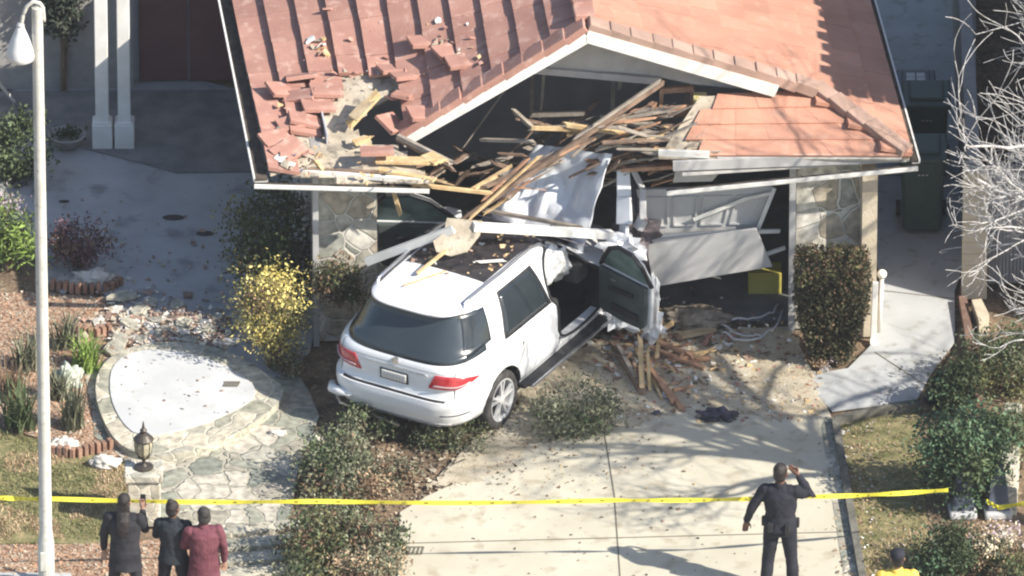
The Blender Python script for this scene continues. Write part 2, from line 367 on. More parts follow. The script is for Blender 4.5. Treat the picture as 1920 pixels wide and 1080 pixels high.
hobj('roof_tiles', bm, M_tile)
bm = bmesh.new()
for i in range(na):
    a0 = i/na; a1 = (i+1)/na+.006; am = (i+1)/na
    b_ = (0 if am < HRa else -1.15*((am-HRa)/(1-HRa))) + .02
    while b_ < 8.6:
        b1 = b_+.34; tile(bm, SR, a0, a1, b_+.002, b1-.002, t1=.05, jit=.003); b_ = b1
hobj('roof_tiles', bm, M_tile_lit)
# ridge, rake and hip caps
def caps(p, q, n_, w_=.20, h_=.07, m=M_cap_shade, lift=.07, skip=()):
    bm = bmesh.new(); p = Vector(p); q = Vector(q)
    for i in range(n_):
        if i in skip: continue
        s0 = p.lerp(q, i/n_); s1 = p.lerp(q, (i+1)/n_+.006)
        z0 = Vector((random.uniform(-.012,.012), 0, lift+.012+random.uniform(-.008,.008))); z1 = Vector((random.uniform(-.012,.012), 0, lift-.012))
        add_bar(bm, s0+z0, s1+z1, w_, h_)
    return hobj('cap_tiles', bm, m, bevel=.012)
caps(A0+DD*.05, A0+DD*8.6, 26, .26, .09, M_tile, .08)
RL = SL(.57, 0); RR = SR(HRa, 0)
caps(A0+Vector((0,-.04,0)), RL+Vector((0,-.04,0)), 9, .30, .10, M_tile, .05)
caps(A0+Vector((.02,-.06,0)), RR+Vector((0,-.06,0)), 11, .24, .15, M_cap_shade, .06)
caps(RR, CR+Vector((-.05,.05,0)), 5, .22, .10, M_cap_shade, .07)
# fascia boards on the gable
bm = bmesh.new(); off = Vector((0,-.17,-.04)); add_bar(bm, A0+off, RL+off, .035, .19); hobj('fascia_board', bm, M_white)
bm = bmesh.new(); RF = A0.lerp(RR, .83); add_bar(bm, A0+off, RF+off+Vector((0,0,-.03)), .035, .17); hobj('fascia_board', bm, M_white)
# torn upper part of the gable wall
t1 = V(1098, 64, A0.y+.32); bm = bmesh.new()
Yg = A0.y+.30
gp = [V(1098,62,Yg), V(1455,176,Yg), V(1380,166,Yg), V(1300,158,Yg), V(1225,142,Yg), V(1150,135,Yg), V(1085,132,Yg), V(1040,128,Yg), V(995,124,Yg)]
add_prism(bm, gp, .05, (0,1,0)); hobj('gable_wall', bm, M_soffit)
bm = bmesh.new(); add_bar(bm, V(990,130,Yg-.03), V(1240,152,Yg-.03), .05, .09); hobj('gable_beam', bm, M_trim)
# crumpled flattened hip corner on the left, stripped of its tiles
hp = [(522,330),(560,300),(610,268),(665,255),(700,268),(760,272),(775,300),(812,322),(868,350),(700,352)]
bm = bmesh.new(); NX = 22; NY = 10; vv = {}
for i in range(NX+1):
    for j in range(NY+1):
        x = 515+ (880-515)*i/NX; y = 236+(354-236)*j/NY
        if inpoly((x,y), hp):
            z = 2.60+.10*noise.noise(Vector((x/60,y/40,0)))+.03*noise.noise(Vector((x/15,y/12,2)))
            vv[i,j] = bm.verts.new(U(x,y,z))
for (i,j) in list(vv):
    k = [(i,j),(i+1,j),(i+1,j+1),(i,j+1)]
    if all(q in vv for q in k): bm.faces.new([vv[q] for q in k])
q = bmesh.ops.extrude_face_region(bm, geom=list(bm.faces)); bmesh.ops.translate(bm, verts=[v for v in q['geom'] if isinstance(v, bmesh.types.BMVert)], vec=(0,0,-.02))
bmesh.ops.recalc_face_normals(bm, faces=bm.faces); hobj('torn_underlay', bm, M_felt)
# rafters and studs seen in the opening
bm = bmesh.new()
for k in range(9):
    b_ = .6+k*.8
    for f in ((SL, SR) if b_ > 3.2 else (SR,)):
        p = f(.02, b_)+Vector((0,0,-.12)); q = f(.97, b_)+Vector((0,0,-.12)); add_bar(bm, p, q, .05, .12)
    if b_ > 3.2: add_bar(bm, SL(.9,b_)+Vector((0,0,-.15)), SR(.9,b_)+Vector((0,0,-.15)), .05, .10)
hobj('rafters', bm, M_woodg)
for (a, c, Y, w_) in (((1150,138),(1148,235),.5,.05), ((1020,135),(1013,225),.6,.04), ((998,140),(996,250),.9,.05), ((1165,140),(1160,165),.4,.05), ((1290,150),(1288,205),.2,.07)):
    bm = bmesh.new(); add_bar(bm, V(*a,Y), V(*c,Y), w_, w_); hobj('hanging_stud', bm, M_woodg)
# right front pent roof below the gable: courses along the front eave
PR1 = RR.copy(); PR0 = U(1312, 178, 3.03); PE1 = CR.copy(); PE0 = U(1235, 292, EZ+.0)
def PF(a, b_):    # a 0 top..1 eave ; b 0 left..1 right
    t = PR0.lerp(PR1, b_); e = PE0.lerp(PE1, b_); return t.lerp(e, a)
bm = bmesh.new()
for i in range(4):
    nb = 13
    for j in range(nb):
        if (i, j) in ((3,0),(2,0),(1,0),(3,1)): continue
        if i == 0 and j in (0,1): continue
        tile(bm, PF, i/4, (i+1)/4+.01, j/nb, (j+1)/nb-.0, t1=.032, th=.03, jit=.003)
hobj('roof_tiles', bm, M_tile_lit)
bm = bmesh.new(); add_prism(bm, [PF(0,0)-Vector((0,0,.02)), PF(0,1)-Vector((0,0,.02)), PF(1,1)-Vector((0,0,.02)), PF(1,.0)-Vector((0,0,.02))], .03); hobj('roof_deck', bm, M_felt)
mat('gap_shade_fill', (.045,.035,.03), (.10,.08,.06), 9, 1)  # dark leaf-brown fill stands in for the shaded gap in the gutters
# gutters: open channels
def gutter(name, p, q, outw, m=M_white, w_=.09, h_=.05):
    bm = bmesh.new(); p, q = Vector(p), Vector(q); o_ = Vector(outw).normalized()
    add_bar(bm, p+o_*w_, q+o_*w_, .022, h_); add_bar(bm, p-Vector((0,0,h_/2+.006))+o_*w_/2, q-Vector((0,0,h_/2+.006))+o_*w_/2, w_, .012)
    g_ = hobj(name, bm, m)
    bm = bmesh.new(); add_bar(bm, p-Vector((0,0,h_/2-.02))+o_*w_*.5, q-Vector((0,0,h_/2-.02))+o_*w_*.5, w_*.93, .03); bmesh.ops.translate(bm, verts=bm.verts, vec=-HOUSE.location); obj('gutter_shade_fill', bm, MATS['gap_shade_fill'], g_); return g_
gutter('gutter', CL+Vector((-.03,-.04,-.06)), CL+DD*9+Vector((-.03,0,-.06)), (-1,0,0), w_=.17)
gutter('gutter', CR+Vector((.03,0,-.06)), CR+DD*9+Vector((.03,0,-.06)), (1,0,0), w_=.09)
gutter('gutter', CL+Vector((-.2,-.05,-.10)), U(805,352,EZ-.12)+Vector((0,.0,0)), (0,-1,0))
gutter('gutter', U(1250,356,EZ-.28), CR+Vector((.10,-.03,-.10)), (0,-1,0))
# eave boards behind the right gutter
bm = bmesh.new(); add_bar(bm, U(1262,318,EZ-.10)+Vector((0,.1,0)), CR+Vector((0,.1,-.05)), .04, .13); hobj('fascia_board', bm, M_trim)
bm = bmesh.new(); add_bar(bm, U(1235,286,EZ+.02), U(1330,290,EZ+.02), .05, .08); add_bar(bm, U(1345,291,EZ+.0), CR+Vector((-.1,.02,.0)), .05, .06); hobj('eave_trim', bm, M_white)
bm = bmesh.new(); add_prism(bm, [U(1280,335,EZ-.2)+Vector((0,.12,0)), U(1690,308,EZ-.12)+Vector((0,.12,0)), U(1690,308,EZ-.12)+Vector((0,.6,0)), U(1280,335,EZ-.2)+Vector((0,.6,0))], .03); hobj('soffit', bm, M_soffit)
# garage walls
G0 = U(590, 640, 0); G1 = U(1640, 612, 0); WH = 2.62
def wallbox(name, p, q, z0, z1, th, m, back=1):
    bm = bmesh.new(); p, q = Vector(p), Vector(q); d = (q-p).normalized(); n_ = Vector((-d.y, d.x, 0))*back
    add_prism(bm, [(p.x,p.y,z0),(q.x,q.y,z0),(q.x,q.y,z1),(p.x,p.y,z1)], th, n_); return hobj(name, bm, m)
gx = (G1-G0).normalized()
wallbox('stone_pier', G0, U(708,637,0), 0, WH-.1, .28, M_wallstone)
wallbox('stone_pier', U(1491,616,0), U(1613,613,0), 0, WH-.05, .28, M_wallstone)
wallbox('block_pilaster', U(1614,632,0), U(1642,631,0), 0, WH-.30, .35, M_block)
wallbox('corner_trim', U(588,650,0), U(599,650,0), 0, WH-.1, .06, M_trim)
wallbox('garage_jamb', U(1478,622,0), U(1490,622,0), 0, WH-.05, .25, M_trim)
GB = G0+DD*8.5; GB1 = G1+DD*8.5
wallbox('side_wall', G0+DD*.28, GB, 0, WH, .12, M_stucco, -1)
wallbox('side_wall', G1+DD*.28, GB1, 0, WH, .12, M_stucco, 1)
wallbox('back_wall', G0+DD*4.6, G1+DD*4.6, 0, 3.6, .12, M_dark)
bm = bmesh.new(); add_prism(bm, [G0+Vector((.1,.25,.024)), G1+Vector((-.1,.25,.024)), G1+DD*4.5+Vector((-.1,0,.024)), G0+DD*4.5+Vector((.1,0,.024))], .05); hobj('garage_floor', bm, mat('garage_floor', (.16,.16,.16), (.24,.24,.235), 2, .9))
# inner lining of the garage (dark drywall, torn)
wallbox('inner_wall', G0+Vector((.16,.4,0)), G0+DD*4.5+Vector((.16,0,0)), 0, 2.75, .02, M_dark, -1)
wallbox('inner_wall', G1+Vector((-.16,.4,0)), G1+DD*4.5+Vector((-.16,0,0)), 0, 2.75, .02, M_dark, 1)
# garage door remains
bm = bmesh.new()
a, b_, c, d_ = V(1193,356,-.80), V(1452,350,-.80), V(1416,432,-.78), V(1208,438,-.78)
add_prism(bm, [a,b_,c,d_], .045, (0,1,0.1))
gd = hobj('garage_door', bm, M_gdoor)
def lerp2(a, b_, c, d_, u, v): return a.lerp(b_, u).lerp(d_.lerp(c, u), v)
bm = bmesh.new()
for (u0, u1) in ((.05,.22),(.27,.45),(.5,.70),(.75,.94)):
    q = [lerp2(a,b_,c,d_,u,v)+Vector((0,-.012,0)) for u, v in ((u0,.18),(u1,.18),(u1,.82),(u0,.82))]
    for k in range(4): add_bar(bm, q[k], q[(k+1)%4], .022, .022)
bmesh.ops.translate(bm, verts=bm.verts, vec=-HOUSE.location); obj('door_moulding', bm, M_gdoor, gd)
bm = bmesh.new(); add_bar(bm, V(1300,412,-.86), V(1400,372,-.86), .015, .05); add_bar(bm, V(1400,372,-.86), V(1447,362,-.86), .015, .04); add_bar(bm, V(1452,352,-.83), V(1420,432,-.83), .04, .05)
bmesh.ops.translate(bm, verts=bm.verts, vec=-HOUSE.location); obj('bent_brace', bm, M_white, gd)
bm = bmesh.new(); g2 = bmesh.new()
pa, pb, pc, pd, pe = V(1210,452,-.98), V(1418,430,-.98), V(1448,500,-.96), V(1340,518,-.96), V(1226,538,-.96)
add_prism(bm, [pa,pb,pc,pd,pe], .035, (0,.8,.3)); hobj('garage_door', bm, M_gdoor)
bm = bmesh.new(); add_bar(bm, V(1208,444,-.93), V(1420,432,-.93), .03, .05); add_bar(bm, V(1422,434,-.9), V(1462,433,-.8), .03, .05); add_bar(bm, V(1438,476,-.9), V(1472,464,-.8), .03, .05); hobj('door_track', bm, M_white)
# entry court behind and left of the garage
e0 = U(-300, 172, 0); e1 = U(470, 160, 0)
wallbox('entry_wall', e0, U(250,165,0), 0, 3.4, .2, M_stucco)
wallbox('entry_wall', U(250,150,0), U(640,148,0), 0, 3.4, .2, M_dark)
wallbox('front_door', U(262,153,.0)+Vector((0,-.05,0)), U(352,151,0)+Vector((0,-.05,0)), .04, 2.5, .04, M_red)
wallbox('front_door', U(356,153,.0)+Vector((0,-.05,0)), U(448,151,0)+Vector((0,-.05,0)), .04, 2.5, .04, M_red)
bm = bmesh.new(); add_prism(bm, [e0+Vector((0,.5,3.5)), U(640,148,0)+Vector((0,.5,3.5)), U(640,148,0)+Vector((0,6,5)), e0+Vector((0,6,5))], .1); hobj('rear_roof', bm, M_tile)
for (x0, x1) in ((180,205),(222,246)):
    bm = bmesh.new(); c = U((x0+x1)/2, 274, 0); wd = (x1-x0)/PPM
    add_box(bm, c+Vector((0,0,1.7)), (wd, .17, 3.0)); p = hobj('porch_post', bm, M_white, bevel=.01)
    bm = bmesh.new(); add_box(bm, c+Vector((0,0,.19)), (wd+.09, .27, .36)); add_box(bm, c+Vector((0,0,.385)), (wd+.05, .22, .03))
    bmesh.ops.translate(bm, verts=bm.verts, vec=-HOUSE.location); obj('post_base', bm, M_white, p, bevel=.01)
# neighbouring building to the right
NB = thing('neighbour_house', 'two-storey neighbour wall and grey ribbed gate right of the side passage', 'house', (8, 0, 0))
def nobj(name, bm, m, **k):
    bmesh.ops.translate(bm, verts=bm.verts, vec=-NB.location); return obj(name, bm, m, NB, **k)
bm = bmesh.new(); add_box(bm, (11.2, 5.0, 2.75), (7.4, 12.8, 5.5)); nobj('wall', bm, M_stucco)
bm = bmesh.new()
for i in range(40):
    add_box(bm, (7.0+.03*(i%3), -1.2+i*.31, 5.45), (.56, .19, .12)); 
for i in range(26): add_box(bm, (7.0+i*.3, -1.50, 5.45), (.18, .5, .10))
add_box(bm, (11.2,5.0,5.56), (8.4,13.2,.1)); nobj('roof_edge', bm, M_tile)
bw0 = U(1803, 562, 0); bw1 = U(1850, 560, 0)
bm = bmesh.new()
for k in range(11): add_box(bm, ((bw0+bw1)/2+Vector((random.uniform(-.003,.003), .10, .08+k*.165))), ((bw1-bw0).x+.0, .22, .155))
add_box(bm, ((bw0+bw1)/2+Vector((0,.10,.92))), ((bw1-bw0).x-.02, .2, 1.8))
nobj('block_pier', bm, M_block, bevel=.006)
bm = bmesh.new(); gq = U(1852,552,0); gr = U(2080,546,0)
n_ = 34
for k in range(n_):
    p = gq.lerp(gr, (k+.5)/n_); add_box(bm, p+Vector((0,.12,.95)), ((gr-gq).x/n_*.72, .035, 1.7))
add_bar(bm, gq+Vector((0,.15,.93)), gr+Vector((0,.15,.93)), .02, 1.68)
nobj('ribbed_gate', bm, M_siding)
bm = bmesh.new(); add_box(bm, (bw0+Vector((.14,4.8,.9))), (.16, 9.0, 1.8)); nobj('boundary_wall', bm, M_stucco)
bm = bmesh.new(); q0, q1 = U(1818,535,.25), U(1840,534,.25); add_prism(bm, [U(1822,562,.22), U(1840,560,.22), U(1855,590,.22), U(1852,600,.22), U(1836,602,.22)], .24); nobj('wall_coping', bm, M_block)
bm = bmesh.new(); add_bar(bm, U(1805,565,.06), U(1838,760,.06), .10, .16); nobj('bed_edging', bm, mat('rust_edging', (.16,.10,.075), (.24,.15,.11), 5, .95, .4))
# ================================================================ THE CAR
CAR = thing('suv', 'white sport utility car crashed nose-first into the garage, driver side door hanging open', 'car', (-1.515,-3.97,0), R(60))
CAR.scale = (1.03, 1.10, 1.03)
LV = [ # z, xrear, xfront, halfwidth, exponent rear, exponent side
 (.26,.30,4.55,.78),(.30,.16,4.60,.85),(.38,.06,4.66,.905),(.50,.015,4.70,.935),(.62,0,4.72,.95),(.695,.015,4.72,.955),(.715,.085,4.72,.95),
 (.80,.12,4.70,.95),(.92,.11,4.66,.955),(1.00,.115,4.55,.95),(1.07,.13,4.30,.94),(1.10,.15,4.05,.925),(1.125,.185,3.72,.895),(1.16,.215,3.58,.875),
 (1.25,.275,3.46,.845),(1.35,.34,3.30,.81),(1.45,.405,3.12,.77),(1.54,.46,2.95,.725),(1.60,.49,2.82,.69),(1.625,.455,2.78,.675),(1.65,.37,2.74,.665),(1.675,.36,2.70,.645),
 (1.70,.42,2.62,.61),(1.72,.60,2.5,.55),(1.735,.9,2.35,.44),(1.745,1.2,2.1,.25),(1.75,1.5,1.9,.08)]
def lvl(z):
    if z <= LV[0][0]: return LV[0]
    for i in range(len(LV)-1):
        if z <= LV[i+1][0]:
            t = (z-LV[i][0])/(LV[i+1][0]-LV[i][0]); return tuple(LV[i][k]+(LV[i+1][k]-LV[i][k])*t for k in range(4))
    return LV[-1]
def SF(t, z, o=0):   # t: 0 front .. pi rear, positive left
    _, xr, xf, hw = lvl(z); xc = (xr+xf)/2; a = (xf-xr)/2+o; b_ = hw+o
    c, s = math.cos(t), math.sin(t)
    n_ = (6.0 if z < 1.05 else max(3.8, 6.0-(z-1.05)*14)) if c < 0 else 3.8
    k = (abs(c)**n_+abs(s)**n_)**(-1/n_)
    # map to near-constant spacing: radial superellipse in stretched space
    return Vector((xc+a*k*c, b_*k*s, z))
def t_side(x, z, sgn=-1):
    lo, hi = .03, math.pi-.03
    for _ in range(40):
        m = (lo+hi)/2
        if SF(m, z).x > x: lo = m
        else: hi = m
    return sgn*(lo+hi)/2
bm = bmesh.new(); NT = 288; zs = []
for i in range(len(LV)-1):
    k = max(1, int((LV[i+1][0]-LV[i][0])/.03))
    for j in range(k): zs.append(LV[i][0]+(LV[i+1][0]-LV[i][0])*j/k)
zs.append(LV[-1][0])
ang = []
for k in range(NT):
    u = 2*math.pi*k/NT; ang.append(u)
rings = []
for z in zs:
    rg = []
    for t in ang:
        p = SF(t, z)
        if p.x > 3.7 and z > .5:   # crushed nose
            nn = noise.noise(p*2.3)*.22+noise.noise(p*6)*.08; p.x -= abs(nn)*1.2+.12*(p.x-3.7); p.z += nn*.5; p.y += nn*.5
        rg.append(bm.verts.new(p))
    rings.append(rg)
for i in range(len(rings)-1):
    for k in range(NT): bm.faces.new([rings[i][k], rings[i][(k+1)%NT], rings[i+1][(k+1)%NT], rings[i+1][k]])
bm.faces.new(rings[0][::-1]); bm.faces.new(rings[-1])
body = obj('body', bm, [M_paint, M_black], CAR, smooth=True)
def cutter(bm, name):
    o = obj(name, bm, M_black); return o
CUT = []
# inner cabin cavity, wheel wells and the open doorway
bm = bmesh.new(); rr = []
for z, o in ((.42,-.12),(.70,-.10),(1.05,-.09),(1.2,-.07),(1.45,-.06),(1.60,-.05),(1.675,-.06)):
    rg = []
    for k in range(48):
        t = 2*math.pi*k/48; p = SF(t, z, o); p.x = min(p.x, 3.55); p.x = max(p.x, 1.0); rg.append(bm.verts.new(p))
    rr.append(rg)
for i in range(len(rr)-1):
    for k in range(48): bm.faces.new([rr[i][k], rr[i][(k+1)%48], rr[i+1][(k+1)%48], rr[i+1][k]])
bm.faces.new(rr[0][::-1]); bm.faces.new(rr[-1]); CUT.append(bm)
for x in (1.02, 3.92):
    for s in (-1, 1):
        bm = bmesh.new(); add_lathe(bm, [(.001,s*.60),(.415,s*.60),(.415,s*1.2),(.001,s*1.2)], (x,0,.40), 40, 'y'); CUT.append(bm)
for s in (-1, 1):
    bm = bmesh.new(); pr = [(2.32,.52),(2.30,1.05),(2.24,1.2),(2.28,1.45),(2.42,1.58),(2.74,1.60),(2.98,1.50),(3.26,1.22),(3.42,1.0),(3.44,.80),(3.38,.50)]
    add_prism(bm, [(x, s*.55, z) for x, z in pr], .6, (0,s,0)); CUT.append(bm)
def mesh_from(bm):
    bmesh.ops.recalc_face_normals(bm, faces=bm.faces); me = bpy.data.meshes.new('tmp'); bm.to_mesh(me); bm.free(); return me
# apply the booleans here, so that no helper objects stay in the scene
tmp = []
for c in CUT:
    o = bpy.data.objects.new('tmp', mesh_from(c)); COL.objects.link(o); tmp.append(o); o.matrix_world = CAR.matrix_world.copy(); o.parent = CAR
    q = body.modifiers.new('cut', 'BOOLEAN'); q.operation = 'DIFFERENCE'; q.object = o; q.solver = 'EXACT'
bpy.context.view_layer.update()
dg = bpy.context.evaluated_depsgraph_get(); nm = bpy.data.meshes.new_from_object(body.evaluated_get(dg)); body.modifiers.clear()
body.data = nm
for o in tmp: bpy.data.objects.remove(o, do_unlink=True)
nm.materials.clear(); nm.materials.append(M_paint); nm.materials.append(M_black)
for p in nm.polygons:
    c = p.center; n_ = p.normal; inside = False
    lz = lvl(c.z); 
    if 1.0 <= c.x < 3.6 and .4 < c.z < 1.69:
        tt = math.atan2(c.y/(lz[3]), (c.x-(lz[1]+lz[2])/2)/((lz[2]-lz[1])/2)); s_ = SF(tt, c.z, -.03); s0 = Vector((s_.x-(lz[1]+lz[2])/2, s_.y)); c0 = Vector((c.x-(lz[1]+lz[2])/2, c.y))
        if c0.length < s0.length-.01: inside = True
    if abs(abs(c.y)-.60) < .02 and abs(n_.y) > .9 and c.z < .85: inside = True
    if c.z < .83 and (abs(c.x-1.02) < .44 or abs(c.x-3.92) < .44) and abs(n_.y) < .5 and ((c.x-(1.02 if c.x < 2.5 else 3.92))**2+(c.z-.4)**2)**.5 < .43: inside = True
    p.material_index = 1 if inside else 0; p.use_smooth = True
try: nm.set_sharp_from_angle(angle=R(32))
except Exception: pass
def patch(name, tl, zlo, zhi, m, off=.006, nz=10, parent=CAR, smooth=True):
    bm = bmesh.new(); g = []
    for t in tl:
        a, b_ = zlo(t), zhi(t); g.append([bm.verts.new(SF(t, a+(b_-a)*j/nz, off)) for j in range(nz+1)])
    for i in range(len(g)-1):
        for j in range(nz): bm.faces.new([g[i][j], g[i+1][j], g[i+1][j+1], g[i][j+1]])
    q = bmesh.ops.extrude_face_region(bm, geom=list(bm.faces))
    c = Vector((2.2,0,1.0))
    for v in q['geom']:
        if isinstance(v, bmesh.types.BMVert): d = (v.co-c); d.z = 0; v.co -= d.normalized()*.012
    bmesh.ops.recalc_face_normals(bm, faces=bm.faces)
    return obj(name, bm, m, parent, smooth=smooth)
def lin(a, b_, n_): return [a+(b_-a)*i/n_ for i in range(n_+1)]
# rear screen wrapping to the quarter glass
tR = lambda y, z: None
def t_rear(y, z):
    lo, hi = math.pi/2, math.pi
    for _ in range(40):
        m = (lo+hi)/2
        if SF(m, z).y > abs(y): lo = m
        else: hi = m
    t = (lo+hi)/2; return t if y >= 0 else 2*math.pi-t
ta = t_rear(.78, 1.3); tb = t_rear(-.78, 1.3)
def rg_lo(t): u = abs(t-math.pi)/(ta-math.pi if ta > math.pi else math.pi-ta); return 1.115+.05*min(1,u)**3
def rg_hi(t): return 1.615-.0*t
patch('rear_window', lin(ta, tb, 40), rg_lo, rg_hi, M_glassg, .009)
def side_quad(name, sgn, c0, c1, c2, c3, m, off=.009, nx=14, nz=10):
    """window on the flank: corners (x, z) rear-bottom, front-bottom, front-top, rear-top"""
    bm = bmesh.new(); g = []
    for i in range(nx+1):
        u = i/nx; row = []
        for j in range(nz+1):
            v = j/nz; x = (c0[0]*(1-u)+c1[0]*u)*(1-v)+(c3[0]*(1-u)+c2[0]*u)*v; z = (c0[1]*(1-u)+c1[1]*u)*(1-v)+(c3[1]*(1-u)+c2[1]*u)*v
            row.append(bm.verts.new(SF(t_side(x, z, sgn), z, off)))
        g.append(row)
    for i in range(nx):
        for j in range(nz): bm.faces.new([g[i][j], g[i+1][j], g[i+1][j+1], g[i][j+1]])
    q = bmesh.ops.extrude_face_region(bm, geom=list(bm.faces))
    for v in q['geom']:
        if isinstance(v, bmesh.types.BMVert): v.co.y -= sgn*.014
    bmesh.ops.recalc_face_normals(bm, faces=bm.faces)
    return obj(name, bm, m, CAR, smooth=True)
for s in (-1, 1):
    side_quad('quarter_window', s, (.46,1.16), (.92,1.23), (1.0,1.60), (.66,1.61), M_glass)
    side_quad('window_frame', s, (1.15,1.135), (2.24,1.125), (2.13,1.63), (1.33,1.64), M_black, .005)
    side_quad('door_window', s, (1.19,1.165), (2.19,1.155), (2.08,1.605), (1.35,1.615), M_glass, .011)
# panel gaps (rear door outline, tailgate edge), sills, running boards, arches
for s in (-1, 1):
    bm = bmesh.new(); pl = [(1.42,1.09),(1.48,.85),(1.30,.62),(1.46,.44)]
    for (xa, za), (xb, zb) in list(zip(pl, pl[1:])) + [((2.34,1.09),(2.36,.45)), ((1.46,.44),(2.36,.45))]:
        pts = [SF(t_side(xa+(xb-xa)*k/6, za+(zb-za)*k/6, s), za+(zb-za)*k/6, .0) for k in range(7)]; add_tube(bm, pts, .0045, 4)
    obj('panel_gap', bm, M_black, CAR)
bm = bmesh.new(); pts = [SF(t_rear(-.735, z), z, .001) for z in lin(.73, 1.11, 12)]; add_tube(bm, pts, .0055, 4); obj('panel_gap', bm, M_black, CAR)
bm = bmesh.new(); pts = [SF(t_rear(.735, z), z, .001) for z in lin(.73, 1.11, 12)]; add_tube(bm, pts, .0055, 4)
obj('panel_gap', bm, M_black, CAR)
for s in (-1, 1):
    bm = bmesh.new(); add_box(bm, (2.42, s*.90, .375), (2.02,.20,.06)); obj('sill', bm, M_black, CAR, bevel=.02)
    bm = bmesh.new(); add_box(bm, (2.48, s*1.0, .36), (1.95,.13,.035)); rb = obj('running_board', bm, M_chrome, CAR, bevel=.012)
    bm = bmesh.new(); add_box(bm, (2.42, s*1.0, .381), (1.9,.07,.012)); obj('tread_strip', bm, M_black, rb)
# door handle on the rear door
for s in (-1, 1):
    p = SF(t_side(1.55, .98, s), .98, .02); bm = bmesh.new(); add_box(bm, p, (.20,.03,.035)); obj('door_handle', bm, M_paint, CAR, bevel=.01)
# roof glass and rails
bm = bmesh.new()
def rz(x, y):
    lo, hi = 1.5, 1.75
    for _ in range(24):
        m = (lo+hi)/2; _, xr, xf, hw = lvl(m); xc = (xr+xf)/2; a = (xf-xr)/2
        v = (abs(x-xc)/a)**3.8+(abs(y)/hw)**4.5 if a > 0 else 9
        if v < 1: lo = m
        else: hi = m
    return (lo+hi)/2
g = []; nx, ny = 20, 14
for i in range(nx+1):
    x = 1.32+(2.74-1.32)*i/nx; g.append([bm.verts.new((x, (-.5+1.0*j/ny)*(1.02-.0*i/nx), rz(x, -.5+1.0*j/ny)+.008)) for j in range(ny+1)])
for i in range(nx):
    for j in range(ny): bm.faces.new([g[i][j], g[i+1][j], g[i+1][j+1], g[i][j+1]])
q = bmesh.ops.extrude_face_region(bm, geom=list(bm.faces)); bmesh.ops.translate(bm, verts=[v for v in q['geom'] if isinstance(v, bmesh.types.BMVert)], vec=(0,0,-.03))
bmesh.ops.recalc_face_normals(bm, faces=bm.faces); obj('sunroof', bm, M_roofglass, CAR, smooth=False)
for s in (-1, 1):
    bm = bmesh.new(); pts = []
    for k in range(15):
        x = .62+2.08*k/14; y = s*(.585-.02*abs(k-7)/7); h_ = .045 if 0 < k < 14 else .0; pts.append((x, y, rz(x, y)+h_))
    add_tube(bm, pts, .019, 8); obj('roof_rail', bm, M_chrome, CAR, smooth=True)
    bm = bmesh.new(); pts = [(p[0], p[1]*.96, p[2]-.035) for p in pts[1:-1]]; add_tube(bm, pts, .012, 6); obj('rail_seal', bm, M_black, CAR)
# windscreen
bm = bmesh.new(); c0 = [Vector((2.80,-.56,1.665)), Vector((2.80,.56,1.665)), Vector((3.56,.70,1.17)), Vector((3.56,-.70,1.17))]
add_prism(bm, [c+Vector((.03,0,.025)) for c in c0], .015, (0,0,-1)); obj('windscreen', bm, mat('cracked_screen', (.10,.09,.11), (.30,.28,.32), 12, .3, .5, 20), CAR)
# tail lights
def tl_lo(s):
    def f(t):
        u = abs(t-math.pi)/abs(t_side(.50, .95, 1)-math.pi)
        u0 = (u-ul)/(1-ul); return .835+.02*u0+(.10*max(0,(u0-.60)/.40)**1.1)
    return f
ul = abs(t_rear(.44, .93)-math.pi)/abs(t_side(.50, .95, 1)-math.pi)
def tl_hi(t):
    u = abs(t-math.pi)/abs(t_side(.50, .95, 1)-math.pi); u0 = (u-ul)/(1-ul)
    return .86+.165*min(1, u0/.16) - (.06*max(0,(u0-.55)/.45)**1.4)
te = t_side(.50, .95, 1); t0 = t_rear(.44, .93)
for s in (1, -1):
    tl = lin(t0, te, 26)
    if s < 0: tl = [2*math.pi-t for t in tl]
    L_ = patch('tail_light', tl, tl_lo(s), tl_hi, M_lred, .010, 6)
    mid = lambda t: (tl_lo(1)(t)*.72+tl_hi(t)*.28); mi2 = lambda t: (tl_lo(1)(t)*.5+tl_hi(t)*.5)
    bm = bmesh.new(); pts = [SF(t, mid(t), .021) for t in tl[3:-4]]; add_tube(bm, pts, .009, 5); obj('light_strip', bm, M_lclear, L_)
# rear bumper trim, plate recess, plate, emblem, tailgate crease, reflectors
def rear_box(name, y0, y1, z0, z1, m, off=.004, parent=CAR):
    ta_, tb_ = t_rear(y0, (z0+z1)/2), t_rear(y1, (z0+z1)/2)
    return patch(name, lin(ta_, tb_, 16), lambda t: z0, lambda t: z1, m, off, 4, parent)
rear_box('tailgate_crease', .72, -.72, 1.040, 1.048, M_trim, .002)
rear_box('bumper_sill', .66, -.66, .700, .712, M_black, .003)
rear_box('lower_bumper', .70, -.70, .32, .40, M_trim, .006)
rear_box('skid_plate', .55, -.55, .28, .315, M_chrome, .02)
rear_box('bumper_slot', -.62, -.86, .52, .535, M_black, .003)
rear_box('bumper_slot', .86, .62, .52, .535, M_black, .003)
rear_box('handle_strip', .42, -.42, .99, 1.005, M_chrome, .012)
pf = rear_box('plate_frame', .185, -.175, .80, .945, M_black, .012)
rear_box('licence_plate', .163, -.153, .817, .928, M_white, .018, pf)
bm = bmesh.new(); random.seed(3)
for k in range(7):
    y = .12-.04*k; p = SF(t_rear(y, .87), .87, .031); 
    for j in range(3): add_box(bm, p+Vector((-.001, random.uniform(-.006,.006), -.02+j*.02)), (.003, .022, .004))
obj('plate_characters', bm, mat('plate_ink', (.10,.12,.20), rough=.6), pf)
bm = bmesh.new(); p = SF(math.pi, 1.075, .005); add_lathe(bm, [(.001,-.01),(.045,-.01),(.045,.008),(.001,.012)], (0,0,0), 20, 'z'); 
